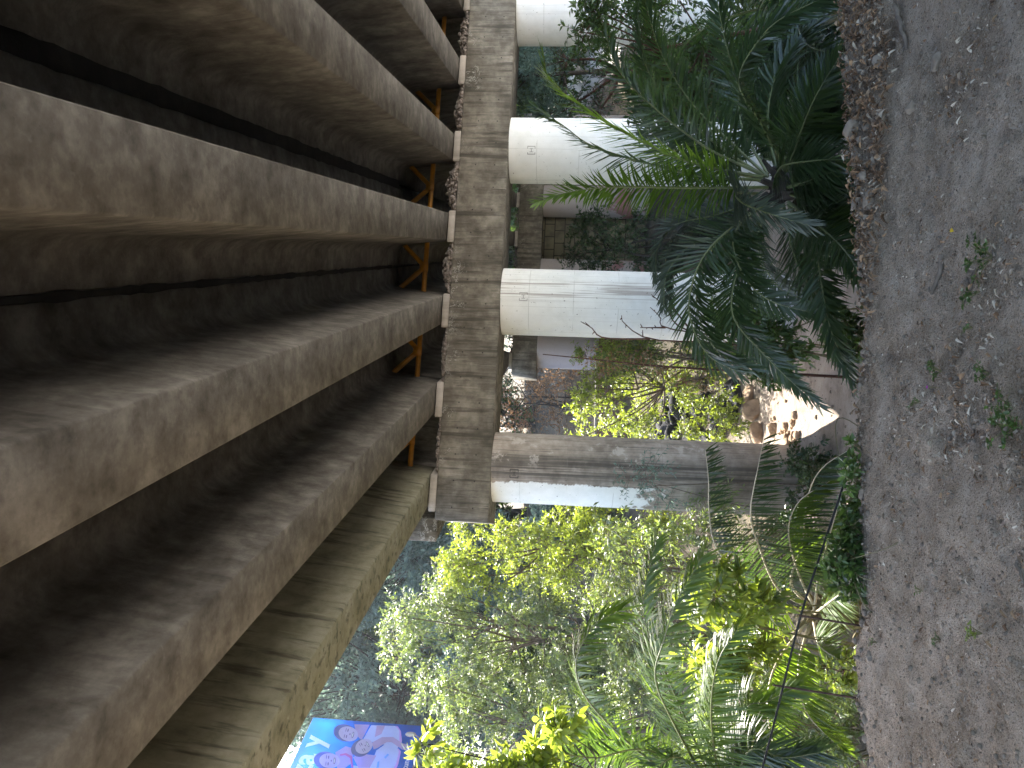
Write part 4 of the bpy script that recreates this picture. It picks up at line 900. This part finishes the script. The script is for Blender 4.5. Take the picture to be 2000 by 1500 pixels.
# ------------------------------------------------------------------ billboard
BO = at(827, 1418, 30.0)                     # lower right corner
BT = at(612, 1406, 30.0); BH = BT[2]-BO[2]; BW = 7.5
d_ = ray(568, 1500); BL = CAM+d_*((BT[2]-CAM[2])/d_[2]); ba = math.atan2(BT[1]-BL[1], BT[0]-BL[0])
BX = np.array([math.cos(ba), math.sin(ba), 0]); BN = np.array([math.sin(ba), -math.cos(ba), 0])
bb = empty('billboard', BO, 'blue billboard with white lettering and a laughing family in pale pink shirts', 'billboard')
bb.rotation_euler = (0, 0, ba)
def q(x, y):                                 # where the sight line meets the poster, in panel coordinates
    d = ray(x, y); p = CAM+d*(((BO-CAM)@BN)/(d@BN))-BO; return (p@BX, p[2])
def Q(*pts): return [q(*p) for p in pts]
def bpan(name, polys, mat, y):
    mb = MB()
    for P in polys: mb.add([(p[0], y, p[1]) for p in P], [tuple(range(len(P)))])
    return mb.build(name, [mat], bb)
def ell(cx, cy, ru, rv, t=0, n=22):          # an oval on the print
    return [q(cx+(ru*math.cos(a)*math.sin(t)+rv*math.sin(a)*math.cos(t)), cy-(ru*math.cos(a)*math.cos(t)-rv*math.sin(a)*math.sin(t))) for a in np.linspace(0, 2*math.pi, n, endpoint=False)]
def print_mat(name, c, var=.08): return flat(name, c, .55, .3, var=var, scale=.9, trans=.65)
PM = {'blue': print_mat('poster_blue', (.035, .24, .74), .18), 'white': print_mat('poster_white', (.90, .93, .98)), 'shirt': print_mat('poster_shirt', (.78, .80, .97), .08), 'pink': print_mat('poster_pink', (.80, .50, .85)), 'skin': print_mat('poster_skin', (.68, .50, .66), .15), 'face': print_mat('poster_face', (.74, .66, .84), .12), 'hair': print_mat('poster_hair', (.20, .20, .32), .35), 'line': print_mat('poster_line', (.30, .22, .42)), 'red': print_mat('poster_red', (.74, .25, .42)), 'teal': print_mat('poster_teal', (.28, .55, .88))}
mb = MB(); box(mb, (-BW, 0, 0), (0, .05, BH)); mb.build('panel', [PM['blue']], bb)
bpan('printed_shirt', [Q((708, 1447), (725, 1416.5), (772, 1418), (783, 1428), (785, 1448), (776, 1462), (735, 1450)), Q((735, 1466), (756, 1451), (776, 1462), (783, 1468), (778, 1492), (766, 1520), (690, 1520), (690, 1495), (722, 1500))], PM['shirt'], -.004)
bpan('printed_hem', [Q((777, 1419), (783, 1428), (785, 1448), (782, 1455), (780, 1448), (780, 1428), (773, 1418)), Q((776, 1460), (783, 1468), (778, 1492), (766, 1520), (760, 1520), (774, 1490), (779, 1468))], PM['pink'], -.008)
bpan('printed_arm', [Q((696, 1436), (692, 1415), (722, 1416), (706, 1446)), Q((726, 1451), (746, 1440), (768, 1440), (786, 1452), (800, 1456), (804, 1462), (798, 1469), (785, 1464), (765, 1450), (755, 1450), (738, 1461), (730, 1464)), Q((732, 1440), (736, 1418), (752, 1418), (745, 1434)), Q((655, 1470), (675, 1458), (690, 1462), (688, 1490), (660, 1510)), Q((690, 1480), (700, 1472), (735, 1476), (722, 1500), (700, 1500))], PM['skin'], -.012)
def face(cx, cy, ru, rv, t):
    ct, st = math.cos(t), math.sin(t)
    off = lambda eu, ev: (cx+(eu*ru*st+ev*rv*ct), cy-(eu*ru*ct-ev*rv*st))
    bpan('printed_hair', [ell(*off(0, -.18), ru*1.08, rv*.98, t)], PM['hair'], -.016)
    bpan('printed_face', [ell(*off(0, .16), ru*.92, rv*.86, t)], PM['face'], -.020)
    bpan('printed_features', [ell(*off(eu, ev), w*ru, h*rv, t, 10) for eu, ev, w, h in ((-.4, .06, .22, .05), (.4, .06, .22, .05), (-.4, -.12, .28, .03), (.4, -.12, .28, .03), (0, .3, .12, .05), (0, .56, .42, .10))], PM['line'], -.024)
    bpan('printed_smile', [ell(*off(0, .55), .32*ru, .05*rv, t, 10)], PM['white'], -.027)
face(677, 1433, 15.5, 22.5, .25); face(708, 1460, 15, 20.5, -.5); face(640, 1486, 16, 23.5, .08)
bpan('printed_strap', [Q((664, 1474), (676, 1472), (688, 1478), (690, 1500), (686, 1500), (684, 1482), (674, 1476), (664, 1478))], PM['red'], -.030)
bpan('printed_mark', [Q((750, 1480), (757, 1473), (760, 1475), (753, 1483)), Q((737, 1490), (741, 1487), (740, 1500), (735, 1502))], PM['teal'], -.030)
def letters(body, right, base, size, lift, off, name):
    cu = bpy.data.curves.new(name, 'FONT'); cu.body = body; cu.size = size; cu.extrude = .001; cu.align_x = 'RIGHT'; cu.offset = off
    o = bpy.data.objects.new(name, cu); COL.objects.link(o)
    dg = bpy.context.evaluated_depsgraph_get(); me = bpy.data.meshes.new_from_object(o.evaluated_get(dg)); bpy.data.objects.remove(o); bpy.data.curves.remove(cu)
    me.materials.clear(); me.materials.append(PM['white']); m_ = bpy.data.objects.new(name, me); COL.objects.link(m_); m_.parent = bb
    m_.location = (right, lift, base); m_.rotation_euler = (R_(90), 0, 0)
letters('za y', q(620, 1438)[0], q(619, 1477)[1], 1.42, -.006, .035, 'lettering')
letters('cuneezu', q(796, 1462)[0], q(799, 1490)[1], .36, -.034, .004, 'lettering')
mb = MB(); box(mb, (-BW-.05, .051, -.05), (.05, .15, .05)); box(mb, (-BW-.05, .051, BH-.05), (.05, .15, BH+.03)); box(mb, (-.05, .051, .05), (.03, .15, BH-.05)); mb.build('frame', [M['pad']], bb)
for xx in (-1.2, -5.5):
    wp = BO+BX*xx; zg = float(gz(wp[0], wp[1]))-BO[2]-.3; mb = MB(); tube(mb, [(xx, .35, zg), (xx, .35, BH-.2)], .14, 12); mb.build('post', [M['bark_dark']], bb, True)
lp = q(808, 1443); mb = MB(); V, Fq = ICO[2]; mb.add(V*[.13, .08, .24]+[lp[0]-.5, -.7, lp[1]], [Fq]); tube(mb, [(lp[0]-.5, -.7, lp[1]-.2), (lp[0]-.55, -.6, -.1), (lp[0]-.55, 0.0, -.15)], .025, 6); mb.build('floodlight', [M['pad']], bb, True)

# ------------------------------------------------------------------ far woodland ring
far_protos = []
def bg(i):
    rg = np.random.default_rng(900+i); cl_ = []
    for q in range(84):
        d = nrm(rg.normal(size=3)); r = rg.random()**.4; cl_.append((np.array([0, 0, 6.8])+d*np.array([3.9, 3.9, 5.9])*r, 1.15))
    return plant('woodland_tree', 'x', 'tree', (0, 0, 0), cl_, 40, 13, .34, .5, M[['leaf_blue', 'leaf_mid', 'leaf_mid'][i]], M['bark_dark'], 900+i, tr=.3, limb_r=.08)
for i in range(3): far_protos.append(bg(i))
spots = [(-30, 46, 1.3), (-25, 50, 1.3), (-17, 46, 1.5), (-11, 50, 1.6), (-36, 54, 1.4), (-20, 41, 1.0), (-27, 44, .9), (4, 44, .9), (9, 38, .8), (-5, 54, 1.0), (-36, 36, 1.1), (-40, 28, 1.0), (-15, 27, .5), (-10, 42, .7), (1, 56, 1.2), (8, 52, 1.1), (14, 46, 1.2), (20, 40, 1.1), (12, 32, .8), (18, 28, .9), (24, 32, 1.1), (10, 26, .55), (-46, 20, 1.0), (28, 22, 1.0), (16, 19, .7), (-18, 20, .38), (-13.5, 22, .36), (-9, 24, .30)]
for i, (x, y, s) in enumerate(spots):
    src = far_protos[i % 3]
    if i < 3: o = src
    else:
        o = src.copy(); COL.objects.link(o)
        for ch in src.children: c = ch.copy(); COL.objects.link(c); c.parent = o
    o.location = (x, y, float(gz(x, y))-.3); o.rotation_euler = (0, 0, rng.random()*6.28); o.scale = (s, s, s*rng.uniform(.9, 1.15))
    o['label'] = 'tall woodland tree standing among others far behind the left trees' if x < -4 else 'woodland tree beyond the right side of the bridge'
    o['group'] = 'woodland left of the bridge' if x < -4 else 'woodland right of the bridge'

# ------------------------------------------------------------------ pale air
mb = MB(); box(mb, (-75, -30, -6.5), (55, 85, 30)); hz_ = mb.build('haze', []); hm = bpy.data.materials.new('pale_air'); hm.use_nodes = True; hm.node_tree.nodes.clear()
vo = hm.node_tree.nodes.new('ShaderNodeVolumePrincipled'); oo = hm.node_tree.nodes.new('ShaderNodeOutputMaterial'); vo.inputs['Density'].default_value = .0005; vo.inputs['Color'].default_value = (.86, .93, 1, 1); vo.inputs['Anisotropy'].default_value = .3
hm.node_tree.links.new(vo.outputs[0], oo.inputs['Volume']); hz_.data.materials.append(hm); tag(hz_, 'thin pale haze in the sunny air', 'haze', kind='stuff')

# ------------------------------------------------------------------ light, sky, camera
az, el = R_(24), R_(48)
sd = np.array([-math.sin(az)*math.cos(el), math.cos(az)*math.cos(el), math.sin(el)])
sun = bpy.data.lights.new('sun', 'SUN'); sun.energy = 4.2; sun.angle = R_(.5); sun.color = (1, .95, .86)
so = bpy.data.objects.new('sun', sun); COL.objects.link(so); so.rotation_euler = Vector(-sd).to_track_quat('-Z', 'Y').to_euler()
w = bpy.data.worlds.new('World'); SC.world = w; w.use_nodes = True; nt = w.node_tree; nt.nodes.clear()
sky = nt.nodes.new('ShaderNodeTexSky'); sky.sky_type = 'NISHITA'; sky.sun_disc = False; sky.sun_elevation = el; sky.sun_rotation = -az; sky.air_density = 1.0; sky.dust_density = 3.0
bgn = nt.nodes.new('ShaderNodeBackground'); bgn.inputs[1].default_value = .15; ow = nt.nodes.new('ShaderNodeOutputWorld')
nt.links.new(sky.outputs[0], bgn.inputs[0]); nt.links.new(bgn.outputs[0], ow.inputs[0])

cam = bpy.data.cameras.new('camera'); co = bpy.data.objects.new('camera', cam); COL.objects.link(co)
cam.sensor_fit = 'HORIZONTAL'; cam.sensor_width = 36; cam.lens = FPX/2000*36; cam.clip_end = 2000; cam.clip_start = .05
m = Matrix([[-UP[i], RT[i], -FW[i], CAM[i]] for i in range(3)]+[[0, 0, 0, 1]]); co.matrix_world = m
SC.camera = co
SC.view_settings.view_transform = 'Standard'; SC.view_settings.look = 'None'; SC.view_settings.gamma = 1; SC.view_settings.exposure = 2.75
SC.render.engine = 'CYCLES'; SC.cycles.max_bounces = 8; SC.cycles.diffuse_bounces = 5; SC.cycles.transmission_bounces = 4; SC.cycles.sample_clamp_indirect = 6
